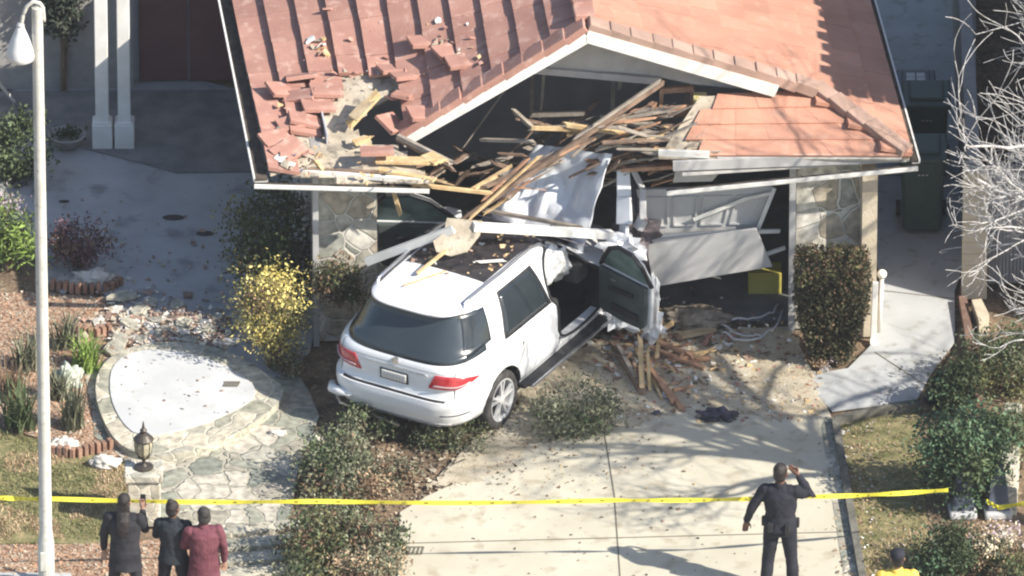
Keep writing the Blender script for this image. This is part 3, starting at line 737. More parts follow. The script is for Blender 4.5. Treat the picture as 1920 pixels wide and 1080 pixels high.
bmesh.ops.rotate(bm, verts=bm.verts, matrix=Matrix.Rotation(R(-80), 3, 'Y')); bmesh.ops.translate(bm, verts=bm.verts, vec=p); obj('rear_emblem', bm, M_chrome, CAR)
# torn loose left corner of the bumper
bm = bmesh.new(); add_tube(bm, [(.05,.50,.50),(.035,.68,.49),(.075,.80,.48),(.20,.87,.47)], [.035,.055,.06,.045], 10); obj('torn_bumper_corner', bm, M_paint, CAR, smooth=True)
bm = bmesh.new(); add_bar(bm, (.10,.72,.30), (.04,-.1,.25), .025, .02); add_bar(bm, (.10,.72,.30), (.2,.82,.32), .025, .02); obj('hanging_trim', bm, M_chrome, CAR)
# wheels
def wheel(x, s, z=.37, yaw=0):
    c = Vector((x, s*.80, z)); bm = bmesh.new()
    add_lathe(bm, [(.26,-.11),(.30,-.125),(.345,-.125),(.368,-.10),(.372,0),(.368,.10),(.345,.125),(.30,.125),(.26,.11),(.258,0),(.26,-.11)], (0,0,0), 48, 'y', cap=False)
    rt = Matrix.Rotation(yaw, 3, 'Z')
    def place(b): bmesh.ops.rotate(b, verts=b.verts, matrix=rt); bmesh.ops.translate(b, verts=b.verts, vec=c)
    place(bm); w_ = obj('wheel', bm, M_rubber, CAR, smooth=True)
    bm = bmesh.new(); add_lathe(bm, [(.262,s*.118),(.272,s*.12),(.272,-s*.10),(.245,-s*.10),(.245,s*.09),(.255,s*.118),(.262,s*.118)], (0,0,0), 48, 'y', cap=False)
    for k in range(5):
        for dd in (-.17, .17):
            t = 2*math.pi*k/5+dd+.3; t2 = 2*math.pi*k/5+dd*.5+.3
            add_bar(bm, (.04*math.cos(t2), s*.095, .04*math.sin(t2)), (.25*math.cos(t), s*.105, .25*math.sin(t)), .034, .03, w2=.022, roll=0)
    add_lathe(bm, [(.001,s*.06),(.065,s*.06),(.06,s*.112),(.001,s*.118)], (0,0,0), 20, 'y')
    place(bm); obj('rim', bm, M_rim, w_, smooth=False)
    bm = bmesh.new(); add_lathe(bm, [(.001,s*.02),(.24,s*.02),(.24,s*.0),(.001,s*.0)], (0,0,0), 24, 'y'); place(bm); obj('brake_disc', bm, M_black, w_)
for x, s, yw in ((1.02,-1,0), (1.02,1,0), (3.92,-1,.35), (3.92,1,.35)): wheel(x, s, yaw=yw)
# rubber seal round the open doorways
for s in (-1, 1):
    bm = bmesh.new(); sp = smooth_poly(pr, 2); pts = [SF(t_side(x, z, s), z, .004) for x, z in sp]; add_tube(bm, pts+[pts[0]], .017, 5, cap=False); obj('door_seal', bm, M_black, CAR)
# seats, dashboard, airbags, steering wheel
for s in (-1, 1):
    bm = bmesh.new(); add_box(bm, (2.72, s*.36, .68), (.50,.50,.16)); add_box(bm, (2.42, s*.36, 1.02), (.16,.48,.62), Matrix.Rotation(R(-14), 3, 'Y')); add_box(bm, (2.33, s*.36, 1.40), (.10,.26,.18), Matrix.Rotation(R(-10), 3, 'Y')); obj('seat', bm, M_seat, CAR, bevel=.04)
bm = bmesh.new(); add_box(bm, (1.6,0,.95), (.2,1.3,.7), Matrix.Rotation(R(-12), 3, 'Y')); obj('rear_bench', bm, M_seat, CAR, bevel=.04)
bm = bmesh.new(); add_box(bm, (3.35,0,.98), (.3,1.45,.28)); obj('dashboard', bm, M_seat, CAR, bevel=.05)
def puff(name, c, s, m, parent, seed=0, amp=.15):
    bm = bmesh.new(); bmesh.ops.create_icosphere(bm, subdivisions=4, radius=1)
    for v in bm.verts:
        k = 1+amp*noise.noise(v.co*2.2+Vector((seed,0,0)))+amp*.6*noise.noise(v.co*5+Vector((0,seed,0)))
        v.co = Vector((v.co.x*s[0]*k, v.co.y*s[1]*k, v.co.z*s[2]*k))+Vector(c)
    return obj(name, bm, m, parent, smooth=True)
puff('airbag', (2.74,-.60,1.30), (.36,.09,.22), M_bag, CAR, 1, .35)
puff('airbag', (3.12,-.38,1.15), (.16,.26,.26), M_bag, CAR, 2, .3)
# opened front doors
def car_door(s, ang, ln=1.0):
    """hinged at the A pillar; local door frame: u rearwards from hinge, z up"""
    H = Vector((3.40, s*.93, .05)); d = Vector((-math.cos(ang), s*math.sin(ang), 0)); nrm = Vector((math.sin(ang), s*math.cos(ang), 0))   # outward face normal
    def P(u, z, o=0): return H+d*u*ln+Vector((0,0,z))+nrm*(o - (.0 if z < 1.08 else (z-1.08)*.40))
    out = [(0,.46),(.55,.43),(1.02,.46),(1.07,.80),(1.08,1.08),(1.03,1.40),(.90,1.54),(.62,1.57),(.38,1.46),(.12,1.20),(0,1.05)]
    def ring(pts, o): return [P(u, z, o) for u, z in pts]
    sp = smooth_poly(out, 1)
    bm = bmesh.new(); lo = [p for p in sp if p[1] < 1.10]; lo = [(0,.50),(.08,.45),(.55,.43),(.96,.45),(1.04,.52),(1.07,.80),(1.08,1.10),(0,1.10)]
    add_prism(bm, ring(lo, .04), .05, -nrm); D_ = obj('front_door', bm, M_paint, CAR, bevel=.01)
    bm = bmesh.new(); li = [(.04,.54),(.10,.49),(.55,.47),(.93,.49),(.99,.56),(1.02,.80),(1.03,1.09),(.04,1.09)]; add_prism(bm, ring(li, -.012), .07, -nrm); obj('door_lining', bm, M_doorin, D_, bevel=.025)
    bm = bmesh.new(); fr = [P(0,1.08), P(.12,1.22), P(.38,1.47), P(.62,1.575), P(.90,1.55), P(1.02,1.42), P(1.07,1.10)]; add_tube(bm, fr, .03, 6); obj('door_frame', bm, M_black, D_)
    bm = bmesh.new(); fr2 = [p+nrm*.03 for p in fr]; add_tube(bm, fr2, .022, 6); obj('frame_edge', bm, M_paint, D_)
    bm = bmesh.new(); add_prism(bm, [P(.02,1.09), P(.12,1.20), P(.38,1.45), P(.62,1.555), P(.90,1.53), P(1.0,1.40), P(1.05,1.09)], .006, nrm)
    obj('door_glass', bm, mat('door_glass', (.10,.15,.14), (.22,.30,.29), 3, .1), D_)
    bm = bmesh.new(); add_bar(bm, P(.30,.88,-.10), P(.80,.92,-.10), .06, .05); add_bar(bm, P(.35,.64,-.09), P(.9,.64,-.09), .05, .09); obj('armrest', bm, M_black, D_, bevel=.012)
    bm = bmesh.new(); add_bar(bm, P(.32,1.0,-.09), P(.44,1.0,-.09), .02, .025); obj('inner_handle', bm, M_chrome, D_)
    bm = bmesh.new(); add_box(bm, P(.12,1.12,.16), (.16,.24,.15)); obj('wing_mirror', bm, M_paint, D_, bevel=.04)
    return D_
car_door(-1, R(72), .79); car_door(1, R(62), .95)
# hood folded upright
bm = bmesh.new(); nx, ny = 30, 30; g = []
HB = [Vector((3.50,.56,1.28)), Vector((3.52,-.62,1.10)), Vector((3.98,-.80,2.30)), Vector((4.10,.36,2.06))]
for i in range(nx+1):
    row = []
    for j in range(ny+1):
        u, v = i/nx, j/ny; p = lerp2(HB[0], HB[1], HB[2], HB[3], u, v)
        n_ = (HB[1]-HB[0]).cross(HB[3]-HB[0]).normalized()
        dsp = .05*math.sin(u*7+v*2)*v + .11*abs(math.sin(u*4.2+.8-v))*(.3+v) + .12*noise.noise(Vector((u*2.6,v*2.6,3))) + .11*abs(noise.noise(Vector((u*6,v*3,8))))
        row.append(bm.verts.new(p+n_*dsp))
    g.append(row)
for i in range(nx):
    for j in range(ny):
        if i < 2 and j > 24: continue
        bm.faces.new([g[i][j], g[i+1][j], g[i+1][j+1], g[i][j+1]])
q = bmesh.ops.extrude_face_region(bm, geom=list(bm.faces)); bmesh.ops.translate(bm, verts=[v for v in q['geom'] if isinstance(v, bmesh.types.BMVert)], vec=(.03,0,-.012))
bmesh.ops.recalc_face_normals(bm, faces=bm.faces); hood = obj('hood', bm, M_hood_shade, CAR, smooth=True)
try: hood.data.set_sharp_from_angle(angle=R(24))
except Exception: pass
bm = bmesh.new(); p = lerp2(*HB, .60, .12); q = lerp2(*HB, .86, .06); n_ = (HB[1]-HB[0]).cross(HB[3]-HB[0]).normalized()
if n_.x > 0: n_ = -n_
add_bar(bm, p+n_*.10, q+n_*.10, .07, .05); obj('hood_vent', bm, M_black, hood)
# crumpled fender strip and inner frame to the right of the hood
bm = bmesh.new()
pl = [Vector((3.98,-.90,2.16)), Vector((3.86,-.98,1.85)), Vector((3.72,-1.06,1.55)), Vector((3.58,-1.10,1.18))]
for i in range(3): add_bar(bm, pl[i], pl[i+1], .15+.03*i, .05, roll=.5*i, w2=.17+.03*i)
obj('torn_fender', bm, M_paint, CAR, bevel=.012)
bm = bmesh.new(); add_bar(bm, (4.02,-1.02,2.14), (3.98,-1.16,1.95), .07,.04); add_bar(bm, (3.98,-1.16,1.95), (3.84,-1.24,1.62), .08,.04); add_bar(bm, (3.84,-1.24,1.62), (3.78,-1.2,1.5), .13,.08); obj('bent_frame', bm, M_trim, CAR, bevel=.01)
bm = bmesh.new(); add_bar(bm, (4.05,-.96,2.08), (3.85,-1.12,1.65), .10,.03); obj('black_liner', bm, M_black, CAR)
def crumple(name, c, s, m, parent, seed, amp=.5, sub=3):
    bm = bmesh.new(); bmesh.ops.create_icosphere(bm, subdivisions=sub, radius=1)
    for v in bm.verts:
        k = 1+amp*noise.noise(v.co*1.7+Vector((seed*3.1,0,0)))+amp*.7*noise.noise(v.co*4+Vector((0,seed*2.3,0)))
        v.co = Vector((v.co.x*s[0]*k, v.co.y*s[1]*k, v.co.z*s[2]*k))+Vector(c)
    return obj(name, bm, m, parent)
crumple('crushed_fender', (3.55,-1.12,1.34), (.22,.24,.11), M_paint, CAR, 1, .9)
crumple('crushed_fender', (3.60,-1.52,.72), (.04,.07,.32), M_paint, CAR, 5, .6)
crumple('crushed_bumper', (3.60,-1.05,.35), (.16,.22,.14), M_paint, CAR, 2, 1.2)
crumple('crushed_bumper', (3.66,-1.45,.30), (.12,.14,.20), M_paint, CAR, 3, 1.1)
crumple('engine_parts', (3.85,-.85,.45), (.35,.35,.30), M_black, CAR, 4, .9)
crumple('engine_parts', (4.1,-1.0,1.25), (.25,.25,.35), mat('dark_metal', (.05,.045,.05), (.16,.13,.14), 9, .6), CAR, 6, .9)
# ================================================================ DEBRIS
def uni(o, c):
    return o
def plank(p, q, w_, h_, m, label, group=None, name='timber', cat='timber', roll=0, jag=.05, split=1):
    """a broken board lying free: origin at its middle"""
    p, q = Vector(p), Vector(q); c = (p+q)/2; bm = bmesh.new()
    if split > 1:
        d, a, b_ = frame(q-p); L_ = (q-p).length
        add_bar(bm, p-c, (q-p)*.5*.5, w_, h_, roll, jag*.3)
        for k in range(split):
            o_ = a*((k+.5)/split-.5)*w_; s0 = (q-p)*(-.1)+o_; s1 = (q-p)*.5*random.uniform(.6,1)+o_+a*random.uniform(-.02,.02)+Vector((0,0,random.uniform(-.03,.05)))
            add_bar(bm, s0, s1, w_/split*.9, h_*.8, roll, jag, w2=w_/split*.3, h2=h_*.3)
    elif name == 'lath':
        d, a, b_ = frame(q-p); L_ = (q-p).length; k0 = a*random.gauss(0,.03*L_)+b_*random.gauss(0,.03*L_); u0 = random.uniform(.35,.65); m0 = p.lerp(q, u0)+k0; e = random.uniform(.12,.8)
        add_bar(bm, p-c, m0-c, w_*random.uniform(.3,1), h_, roll, jag, w2=w_); add_bar(bm, m0-c, q-c, w_, h_, roll, jag, w2=w_*e, h2=h_*e)
        for k in range(random.choice((0,1,2))): add_bar(bm, m0-c+a*random.uniform(-.4,.4)*w_, q-c+d*random.uniform(-.05,.1)+a*random.gauss(0,w_)+b_*random.gauss(0,w_*.6), w_*.28, h_*.6, roll, .01, w2=w_*.08, h2=h_*.2)
    else: add_bar(bm, p-c, q-c, w_, h_, roll, jag)
    o = obj(name, bm, m); o.location = c; return tag(o, label, cat, group)
# main broken beams leaning from the gable down to the car roof
G_ = 'broken roof beams leaning over the car bonnet'
B = [((1243,155,-.55),(868,412,-1.75),.04,.06,M_woodd,'long dark splintered beam running from the gable down to the car roof'),
 ((1236,152,-.62),(1075,262,-1.05),.03,.04,M_woodg,'pale grey strip of trim on top of the long dark beam'),
 ((1215,215,-.55),(940,330,-1.3),.05,.04,M_woodg,'weathered grey board just below the long dark beam'),
 ((1110,262,-.95),(905,352,-1.5),.06,.04,M_woodd,'dark brown board above the folded bonnet'),
 ((1012,292,-1.25),(878,412,-1.8),.03,.03,M_wood,'pale fresh-split board ending on the car roof'),
 ((988,300,-1.2),(905,375,-1.6),.035,.03,M_woodo,'orange splintered board between two darker beams'),
 ((960,312,-1.1),(892,352,-1.5),.05,.04,M_wood,'short blond splinter above the car roof'),
 ((1170,245,-.7),(1000,240,-.9),.035,.05,M_wood,'thin yellow lath crossing behind the long beam'),
 ((1062,234,-.85),(1180,252,-.8),.05,.05,M_wood,'blond lath below the roof cavity'),
 ((1225,190,-.4),(1205,236,-.5),.10,.06,M_woodo,'orange upright block under the beam end'),
 ((1190,212,-.5),(1290,204,-.45),.06,.09,M_woodo,'orange horizontal block beside the gable corner'),
 ((1000,265,-.8),(905,262,-.5),.04,.04,M_woodg,'grey lath inside the dark roof space'),
 ((960,205,-.1),(1010,250,-.4),.05,.05,M_woodg,'short slanting grey lath in the dark roof space'),
 ((1000,215,.1),(1095,212,.0),.04,.06,M_woodg,'level grey batten in the dark roof space'),
 ((1060,250,.2),(1120,190,.1),.05,.05,M_woodd,'dark slanting rafter stub in the roof space'),
 ((870,275,.4),(975,130,.4),.018,.018,M_woodg,'thin wire-like lath hanging in the dark left cavity'),
 ((1140,300,-.7),(1250,318,-.9),.05,.05,M_woodd,'dark board behind the torn right fender')]
for a, b_, w_, h_, m, lab in B: plank(V(*a), V(*b_), w_, h_, m, lab, G_, jag=.07)
random.seed(21)
for k in range(24):       # loose bundle of laths along the beam
    t = random.random(); x = 900+320*t+random.uniform(-15,25); y = 372-205*t+random.uniform(2,26); L_ = random.uniform(30,130)
    an = random.gauss(.52, .25); Y = -1.5+.9*t+random.uniform(-.15,.25)
    plank(V(x-L_*math.cos(an)*.5, y+L_*math.sin(an)*.5, Y-.1), V(x+L_*math.cos(an)*.5, y-L_*math.sin(an)*.5, Y+.1), random.uniform(.015,.04), random.uniform(.012,.03),
          random.choice([M_wood, M_woodo, M_woodd, M_woodg, M_woodd, M_woodg]), 'thin splintered lath in the bundle along the long leaning beam', 'splintered laths along the leaning beam', 'lath', 'lath', jag=.04)
for k in range(46):       # torn mass beside the right pent roof
    x = random.uniform(1150,1330); y = random.uniform(208,290); L_ = random.uniform(35,120); an = random.gauss(.02,.22)
    if x < 1190: y = max(y, 225)
    Y = -.55-.7*(y-208)/82+random.uniform(-.1,.1)
    plank(V(x-L_*math.cos(an)*.5, y+L_*math.sin(an)*.5, Y), V(x+L_*math.cos(an)*.5, y-L_*math.sin(an)*.5, Y+random.uniform(-.08,.08)), random.uniform(.03,.09), random.uniform(.01,.03),
          random.choice([M_wood, M_woodg, M_woodg, M_felt, M_woodd, M_woodg, M_woodo]), 'splintered lath in the heap at the torn end of the right roof', 'splintered laths at the torn right roof end', 'lath', 'lath', jag=.06)
for k in range(34):       # below, over the garage door head
    x = random.uniform(1130,1340); y = random.uniform(292,345)-(x-1130)*.05; L_ = random.uniform(50,150); an = random.gauss(.18,.16)
    Y = -.75+random.uniform(-.2,.15)
    plank(V(x-L_*math.cos(an)*.5, y+L_*math.sin(an)*.5, Y), V(x+L_*math.cos(an)*.5, y-L_*math.sin(an)*.5, Y+random.uniform(-.08,.08)), random.uniform(.03,.10), random.uniform(.01,.03),
          random.choice([M_woodd, M_woodd, M_woodg, M_woodo]), 'dark splintered board hanging over the garage door head', 'splintered boards over the garage door head', 'lath', 'lath', jag=.06)
plank(V(1170,318,-1.0), V(1375,306,-1.1), .05, .05, M_woodo, 'long reddish batten below the right roof edge')
bm = bmesh.new(); add_prism(bm, [V(1268,312,-.98)-V(1310,325,-.98), V(1362,310,-.98)-V(1310,325,-.98), V(1335,340,-1.0)-V(1310,325,-.98), V(1262,342,-1.0)-V(1310,325,-.98)], .02, (0,1,0))
o = obj('soffit_panel', bm, M_soffit); o.location = V(1310,325,-.98); tag(o, 'grey torn soffit panel hanging above the garage door', 'panel')
# framed box in the roof gap and insulation block
q = V(1290,192,-.2); bm = bmesh.new()
for a, b_ in (((1238,170),(1300,166)),((1238,215),(1300,212)),((1240,168),(1240,216)),((1298,166),(1300,214))): add_bar(bm, V(*a,-.2)-q, V(*b_,-.2)-q, .05, .07)
o = obj('timber_frame', bm, M_woodo); o.location = q; o.name = 'wooden_box_frame'; tag(o, 'small open timber frame left of the right roof slope', 'frame')
q = V(1313,188,-.35); bm = bmesh.new(); add_box(bm, (0,0,0), (.17,.12,.17)); o = obj('insulation_block', bm, mat('insulation', (.62,.52,.22), (.75,.66,.36), 12, .95, .6, 30)); o.location = q; tag(o, 'yellowish insulation block at the corner of the right roof', 'insulation')
# left: fresh boards on the flattened corner
LB = [((800,290,2.70),(1218-440+55,309,2.72),.20,.035,M_wood,'wide pale board with a splintered right end on the left roof corner',3),
 ((705,300,2.70),(845,303,2.70),.17,.03,M_wood,'wide pale splintered board below the loose tile',4),
 ((575,318,2.62),(720,325,2.62),.06,.05,M_woodd,'reddish batten above the left gutter',1),
 ((560,322,2.60),(805,340,2.60),.05,.06,M_white,'long white trim board above the left gutter',1),
 ((710,318,2.66),(850,345,2.60),.08,.04,M_wood,'pale curved board over the left gutter',3),
 ((770,345,2.52),(920,362,2.35),.05,.04,M_wood,'pale pointed splinter reaching from the left gutter to the beams',1),
 ((655,233,2.72),(712,172,3.0),.08,.10,M_wood,'pale split rafter edge along the dark roof hole',1),
 ((662,222,2.85),(700,182,3.02),.16,.03,M_ply,'brown plywood flap turned up beside the roof hole',2),
 ((665,205,2.9),(695,190,2.98),.04,.03,M_wood,'short blond splinter on the felt by the roof hole',1),
 ((664,268,2.72),(700,258,2.74),.10,.05,M_wood,'short stubby pale block under the roof hole',2),
 ((690,275,2.72),(715,282,2.72),.07,.05,M_wood,'small broken pale block above the loose tile',2),
 ((745,255,2.72),(845,305,2.65),.05,.06,M_woodg,'slim slanting brown lath right of the roof hole',1),
 ((748,262,2.62),(850,318,2.55),.035,.05,M_woodd,'thin dark lath under the slanting brown lath',1),
 ((590,300,2.72),(610,325,2.6),.05,.04,M_wood,'short blond stick hanging over the left gutter end',1)]
for a, b_, w_, h_, m, lab, sp in LB: plank(U(*a), U(*b_), w_, h_, m, lab, 'broken boards on the left roof corner', split=sp)
plank(V(735,350,-1.6)+Vector((0,0,0)), V(750,400,-1.5), .05, .05, M_wood, 'upright blond stud beside the stone pier under the gutter')
# interior attic bits in the left dark cavity
for k in range(40):
    x = random.uniform(770,1010); y = random.uniform(290,345) if k < 26 else random.uniform(225,300); an = random.gauss(.25,.4); L_ = random.uniform(30,110)
    if k >= 26: x = random.uniform(960,1120)
    Y = random.uniform(-.6,.6)
    plank(V(x-L_*math.cos(an)*.5, y+L_*math.sin(an)*.5, Y), V(x+L_*math.cos(an)*.5, y-L_*math.sin(an)*.5, Y+random.uniform(-.3,.3)), random.uniform(.03,.12), random.uniform(.015,.04),
          random.choice([M_woodd, M_woodd, M_woodg]), 'dark broken board heaped inside the collapsed roof space', 'broken boards inside the roof space', 'lath', 'lath', jag=.06)
# long white fascia pieces lying over the car roof, and the plywood scrap
plank(V(688,490,-2.1), V(850,430,-2.45), .07, .10, M_white, 'white trim board reaching from the stone pier up to the car roof', 'white boards lying across the car roof', jag=.02)
plank(V(888,425,-2.4), V(1148,440,-1.75), .09, .10, M_white, 'long white trim board lying across the car roof', 'white boards lying across the car roof', jag=.02)
c = V(860,442,-2.45); bm = bmesh.new(); add_prism(bm, [V(x,y,-2.45-.0*(y-440))-c+Vector((0,(440-y)*.006,0)) for x,y in ((838,418),(905,422),(900,440),(876,462),(845,468),(818,462),(812,448),(832,438))], .02, (0,.5,-.8))
o = obj('plywood_scrap', bm, M_felt); o.location = c; tag(o, 'brown jagged plywood scrap on the car roof at the white boards', 'plywood')
CM = Matrix.Translation(CAR.location) @ Matrix.Rotation(R(60), 4, 'Z') @ Matrix.Diagonal((1.03,1.085,1.03,1))
def C_(x, y, z): return CM @ Vector((x, y, z))
plank(C_(1.05,.20,1.79), V(846,462,-2.5), .035, .035, M_wood, 'yellow stick standing from the car roof to the plywood scrap')
plank(C_(.72,.22,1.76), C_(1.25,-.05,1.79), .02, .012, M_wood, 'thin yellow splinter lying on the white rear roof of the car')
plank(C_(1.62,-.28,1.80), C_(1.82,-.52,1.80), .03, .025, M_white, 'short white stick lying on the glass sunroof')
plank(C_(2.7,.25,1.80), C_(2.95,.05,1.95), .03, .03, M_wood, 'blond stick sticking up at the car windscreen')
plank(C_(3.0,.45,1.66), C_(3.35,-.75,1.58), .05, .04, M_woodg, 'grey batten lying across the car windscreen')
random.seed(5); bm = bmesh.new()
def chip(bm, p, s, flat=.35, mi=0):
    rot = Matrix.Rotation(random.uniform(0,6.28), 3, 'Z') @ Matrix.Rotation(random.gauss(0,.35), 3, 'X') @ Matrix.Rotation(random.gauss(0,.35), 3, 'Y')
    n_ = random.choice((3,4,5)); r = [s*random.uniform(.5,1) for _ in range(n_)]; h_ = s*flat*random.uniform(.3,1)
    a = [bm.verts.new(Vector(p)+rot@Vector((r[i]*math.cos(6.283*i/n_), r[i]*math.sin(6.283*i/n_)*random.uniform(.4,1), 0))) for i in range(n_)]
    b_ = [bm.verts.new(v.co+rot@Vector((0,0,h_))) for v in a]
    bm.faces.new(a[::-1]).material_index = mi; bm.faces.new(b_).material_index = mi
    for i in range(n_): bm.faces.new([a[i], a[(i+1)%n_], b_[(i+1)%n_], b_[i]]).material_index = mi
for k in range(300):
    x = random.uniform(1.25,2.8); y = random.uniform(-.5,.5)
    if random.random() > .35+.65*(noise.noise(Vector((x*3,y*3,0)))+.3): continue
    chip(bm, C_(x, y, rz(x, y)+.010), random.choice([.012,.02,.035,.06])*random.uniform(.6,1.2), .3, random.choice([0,0,1,2,3]))
for k in range(70):
    x = random.uniform(.5,1.3); y = random.gauss(.25,.2); chip(bm, C_(x, y, rz(x, y)+.004), random.uniform(.006,.018), .3, random.choice([0,2]))
tag(obj('roof_litter', bm, [M_wood, M_woodd, M_white, M_cap_shade]), 'small wood chips and tile crumbs strewn over the car roof', 'debris', kind='stuff')
# loose roof tiles
bm = bmesh.new(); add_box(bm, (0,0,.020), (.40,.33,.042)); add_bar(bm, (-.2,-.14,.04), (.2,-.14,.04), .04, .02); 
tmesh = bpy.data.meshes.new('loose_tile'); bm.to_mesh(tmesh); bm.free(); tmesh.materials.append(M_tile)
SG = [(SL(i/60, -1.1+j*.06), i, j) for i in range(61) for j in range(70)]
SGP = [(pix(p), p) for p, i, j in SG]
def onroof(px, py):
    return min(SGP, key=lambda g: (g[0][0]-px)**2+(g[0][1]-py)**2)[1].copy()
def loose(p, rz_, rx, ry, lab, grp='loose roof tiles on the left slope', sc=1.0, m=None):
    o = bpy.data.objects.new('roof_tile', tmesh); COL.objects.link(o); o.location = p; o.rotation_euler = (rx, ry, rz_); o.scale = (sc, sc*random.uniform(.7,1), 1)
    return tag(o, lab, 'roof tile', grp)
LT = [((570,152),.1,-.35,-.1,'upturned loose tile showing its pale front edge on the left roof slope'),
 ((532,178),.5,.2,.3,'loose tile at the left gutter beside the upturned one'),
 ((562,190),-.2,.15,-.25,'loose tile one row below the upturned tile'),
 ((612,182),.15,.0,.1,'intact loose tile left of the bare underlay patch'),
 ((600,210),.2,.05,.1,'lower tile of the pair beside the bare underlay patch'),
 ((740,140),.35,-.1,.15,'slid tile at the top of the dark roof hole'),
 ((765,152),.4,-.1,.1,'tile overlapping the slid tile above the roof hole'),
 ((757,190),1.3,.1,.3,'tile hanging down the right side of the dark roof hole'),
 ((548,240),.4,.25,-.1,'tilted tile close to the lower left gutter'),
 ((575,235),.1,.0,.3,'tilted tile right of the one by the lower left gutter'),
 ((520,270),.6,.3,.1,'tile sliding over the left gutter corner'),
 ((545,290),.7,.35,-.2,'large tilted tile nearest the front corner gutter'),
 ((800,92),.3,.0,.1,'slid tile high on the slope beside the gable'),
 ((838,105),.6,.2,.1,'twisted tile in the gap near the gable edge'),
 ((865,125),.3,.1,.0,'tile shifted across the gap beside the gable edge'),
 ((790,225),.3,.1,.15,'broken rake tile at the foot of the gable edge'),
 ((735,245),1.0,.5,.3,'dark tile dangling in the roof hole')]
for (x, y), a, b_, c_, lab in LT: loose(onroof(x, y)+Vector((0,0,.07)), a, b_, c_, lab)
loose(U(707,286,2.80), .05, -.12, 0, 'clean loose tile resting on the pale broken boards', sc=1.05)
random.seed(11)
bm = bmesh.new()
for k in range(130):
    x, y = random.choice([(random.gauss(600,50), random.gauss(230,45)), (random.gauss(600,8), random.gauss(100,12)), (random.uniform(520,900), random.uniform(20,200)), (random.gauss(700,60), random.gauss(160,25)), (random.gauss(560,25), random.gauss(300,18)), (random.gauss(840,30), random.gauss(100,18))])
    p = onroof(x, y)
    if x < 500 or y > 330: continue
    chip(bm, p+Vector((0,0,.075)), random.choice([.02,.03,.05,.08,.11])*random.uniform(.7,1.2), .3, random.choice([0,0,1,2,3]))
for k in range(60):
    x = random.uniform(530,860); y = random.uniform(270,345)
    if not inpoly((x,y), hp): continue
    chip(bm, U(x, y, 2.70), random.choice([.02,.04,.07])*random.uniform(.7,1.2), .3, random.choice([0,1,1,2,3]))
tag(obj('tile_fragments', bm, [M_tile, M_felt, M_white, M_wood]), 'scattered tile and wood fragments on the smashed left roof', 'debris', kind='stuff')
# planks fanned out on the ground right of the car
GP = [((1200,632,.55),(1204,735,.02),.06,.05,M_wood,'upright pale post at the open car door'),
 ((1214,655,.5),(1218,728,.05),.04,.04,M_wood,'second thinner pale stick beside the upright post'),
 ((1150,640,.10),(1205,735,.05),.10,.04,M_woodd,'dark board left of the pale post'),
 ((1160,650,.14),(1192,712,.06),.05,.04,M_woodg,'grey board left of the pale post'),
 ((1222,695,.08),(1278,765,.05),.06,.05,M_woodo,'orange plank pointing to the driveway corner'),
 ((1215,685,.12),(1262,752,.08),.05,.04,M_woodo,'second orange plank alongside the first'),
 ((1232,640,.15),(1300,668,.08),.06,.04,M_woodo,'orange board lying toward the garage doorway'),
 ((1222,652,.1),(1318,690,.05),.05,.04,M_woodo,'long reddish board on the pale dirt'),
 ((1235,622,.2),(1262,605,.10),.05,.04,M_wood,'short blond board at the garage threshold'),
 ((1240,600,.1),(1232,668,.12),.05,.04,M_wood,'blond stick leaning by the white fender strip'),
 ((1258,672,.08),(1330,672,.06),.07,.03,M_woodo,'flat reddish board right of the orange planks'),
 ((1270,630,.1),(1335,618,.06),.14,.03,M_ply,'pale plywood offcut in front of the garage doorway'),
 ((1225,712,.06),(1240,745,.05),.03,.03,M_wood,'small yellow splinter between the orange planks')]
for a, b_, w_, h_, m, lab in GP: plank(U(*a), U(*b_), w_, h_, m, lab, 'planks fanned out on the ground beside the car', jag=.05)
random.seed(31)
for k in range(34):
    x, y = random.gauss(1240,50), random.gauss(660,32); L_ = random.uniform(15,60); an = random.uniform(-1.4,1.2)
    plank(U(x-L_*math.cos(an)*.5, y+L_*math.sin(an)*.3, .05), U(x+L_*math.cos(an)*.5, y-L_*math.sin(an)*.3, random.uniform(.04,.16)), random.uniform(.02,.06), random.uniform(.015,.03),
          random.choice([M_woodo, M_woodo, M_wood, M_woodd]), 'small splintered stick on the ground by the car door', 'small splinters on the ground by the car door', 'lath', 'lath', jag=.03)
# ground litter: countless chips
bm = bmesh.new(); random.seed(12)
def scatter(bm, n_, fx, fy, sizes, mis, z=.022, poly=None):
    for k in range(n_):
        x, y = fx(), fy()
        if poly and not inpoly((x, y), poly): continue
        chip(bm, U(x, y, z), random.choice(sizes)*random.uniform(.6,1.3), .3, random.choice(mis))
scatter(bm, 900, lambda: random.uniform(1130,1540), lambda: random.uniform(590,790), [.012,.018,.03,.05], [0,1,2,3,4])
scatter(bm, 520, lambda: random.gauss(1010,120), lambda: random.gauss(850,45), [.008,.012,.018,.028], [0,1,3,3], poly=drv)
scatter(bm, 260, lambda: random.uniform(760,1590), lambda: random.uniform(800,1080), [.006,.01,.016,.03], [1,3,3], poly=drv)
scatter(bm, 500, lambda: random.gauss(1240,80), lambda: random.gauss(640,40), [.02,.035,.06,.09], [0,1,2,3,4])
scatter(bm, 260, lambda: random.uniform(1560,1640), lambda: random.uniform(790,1080), [.012,.02,.035], [3,0,2])
tag(obj('ground_debris', bm, [M_wood, M_woodd, M_white, M_soil, M_tile]), 'chips of wood, tile and plaster strewn over the driveway', 'debris', kind='stuff')
bm = bmesh.new()
court = [(110,320),(430,325),(440,640),(240,640),(120,480)]
scatter(bm, 190, lambda: random.uniform(110,440), lambda: random.gauss(520,90), [.015,.03,.05], [0,1,2,0], .03, court)
scatter(bm, 650, lambda: random.gauss(320,70), lambda: random.gauss(620,26), [.02,.04,.07,.11], [0,1,2,3], .03)
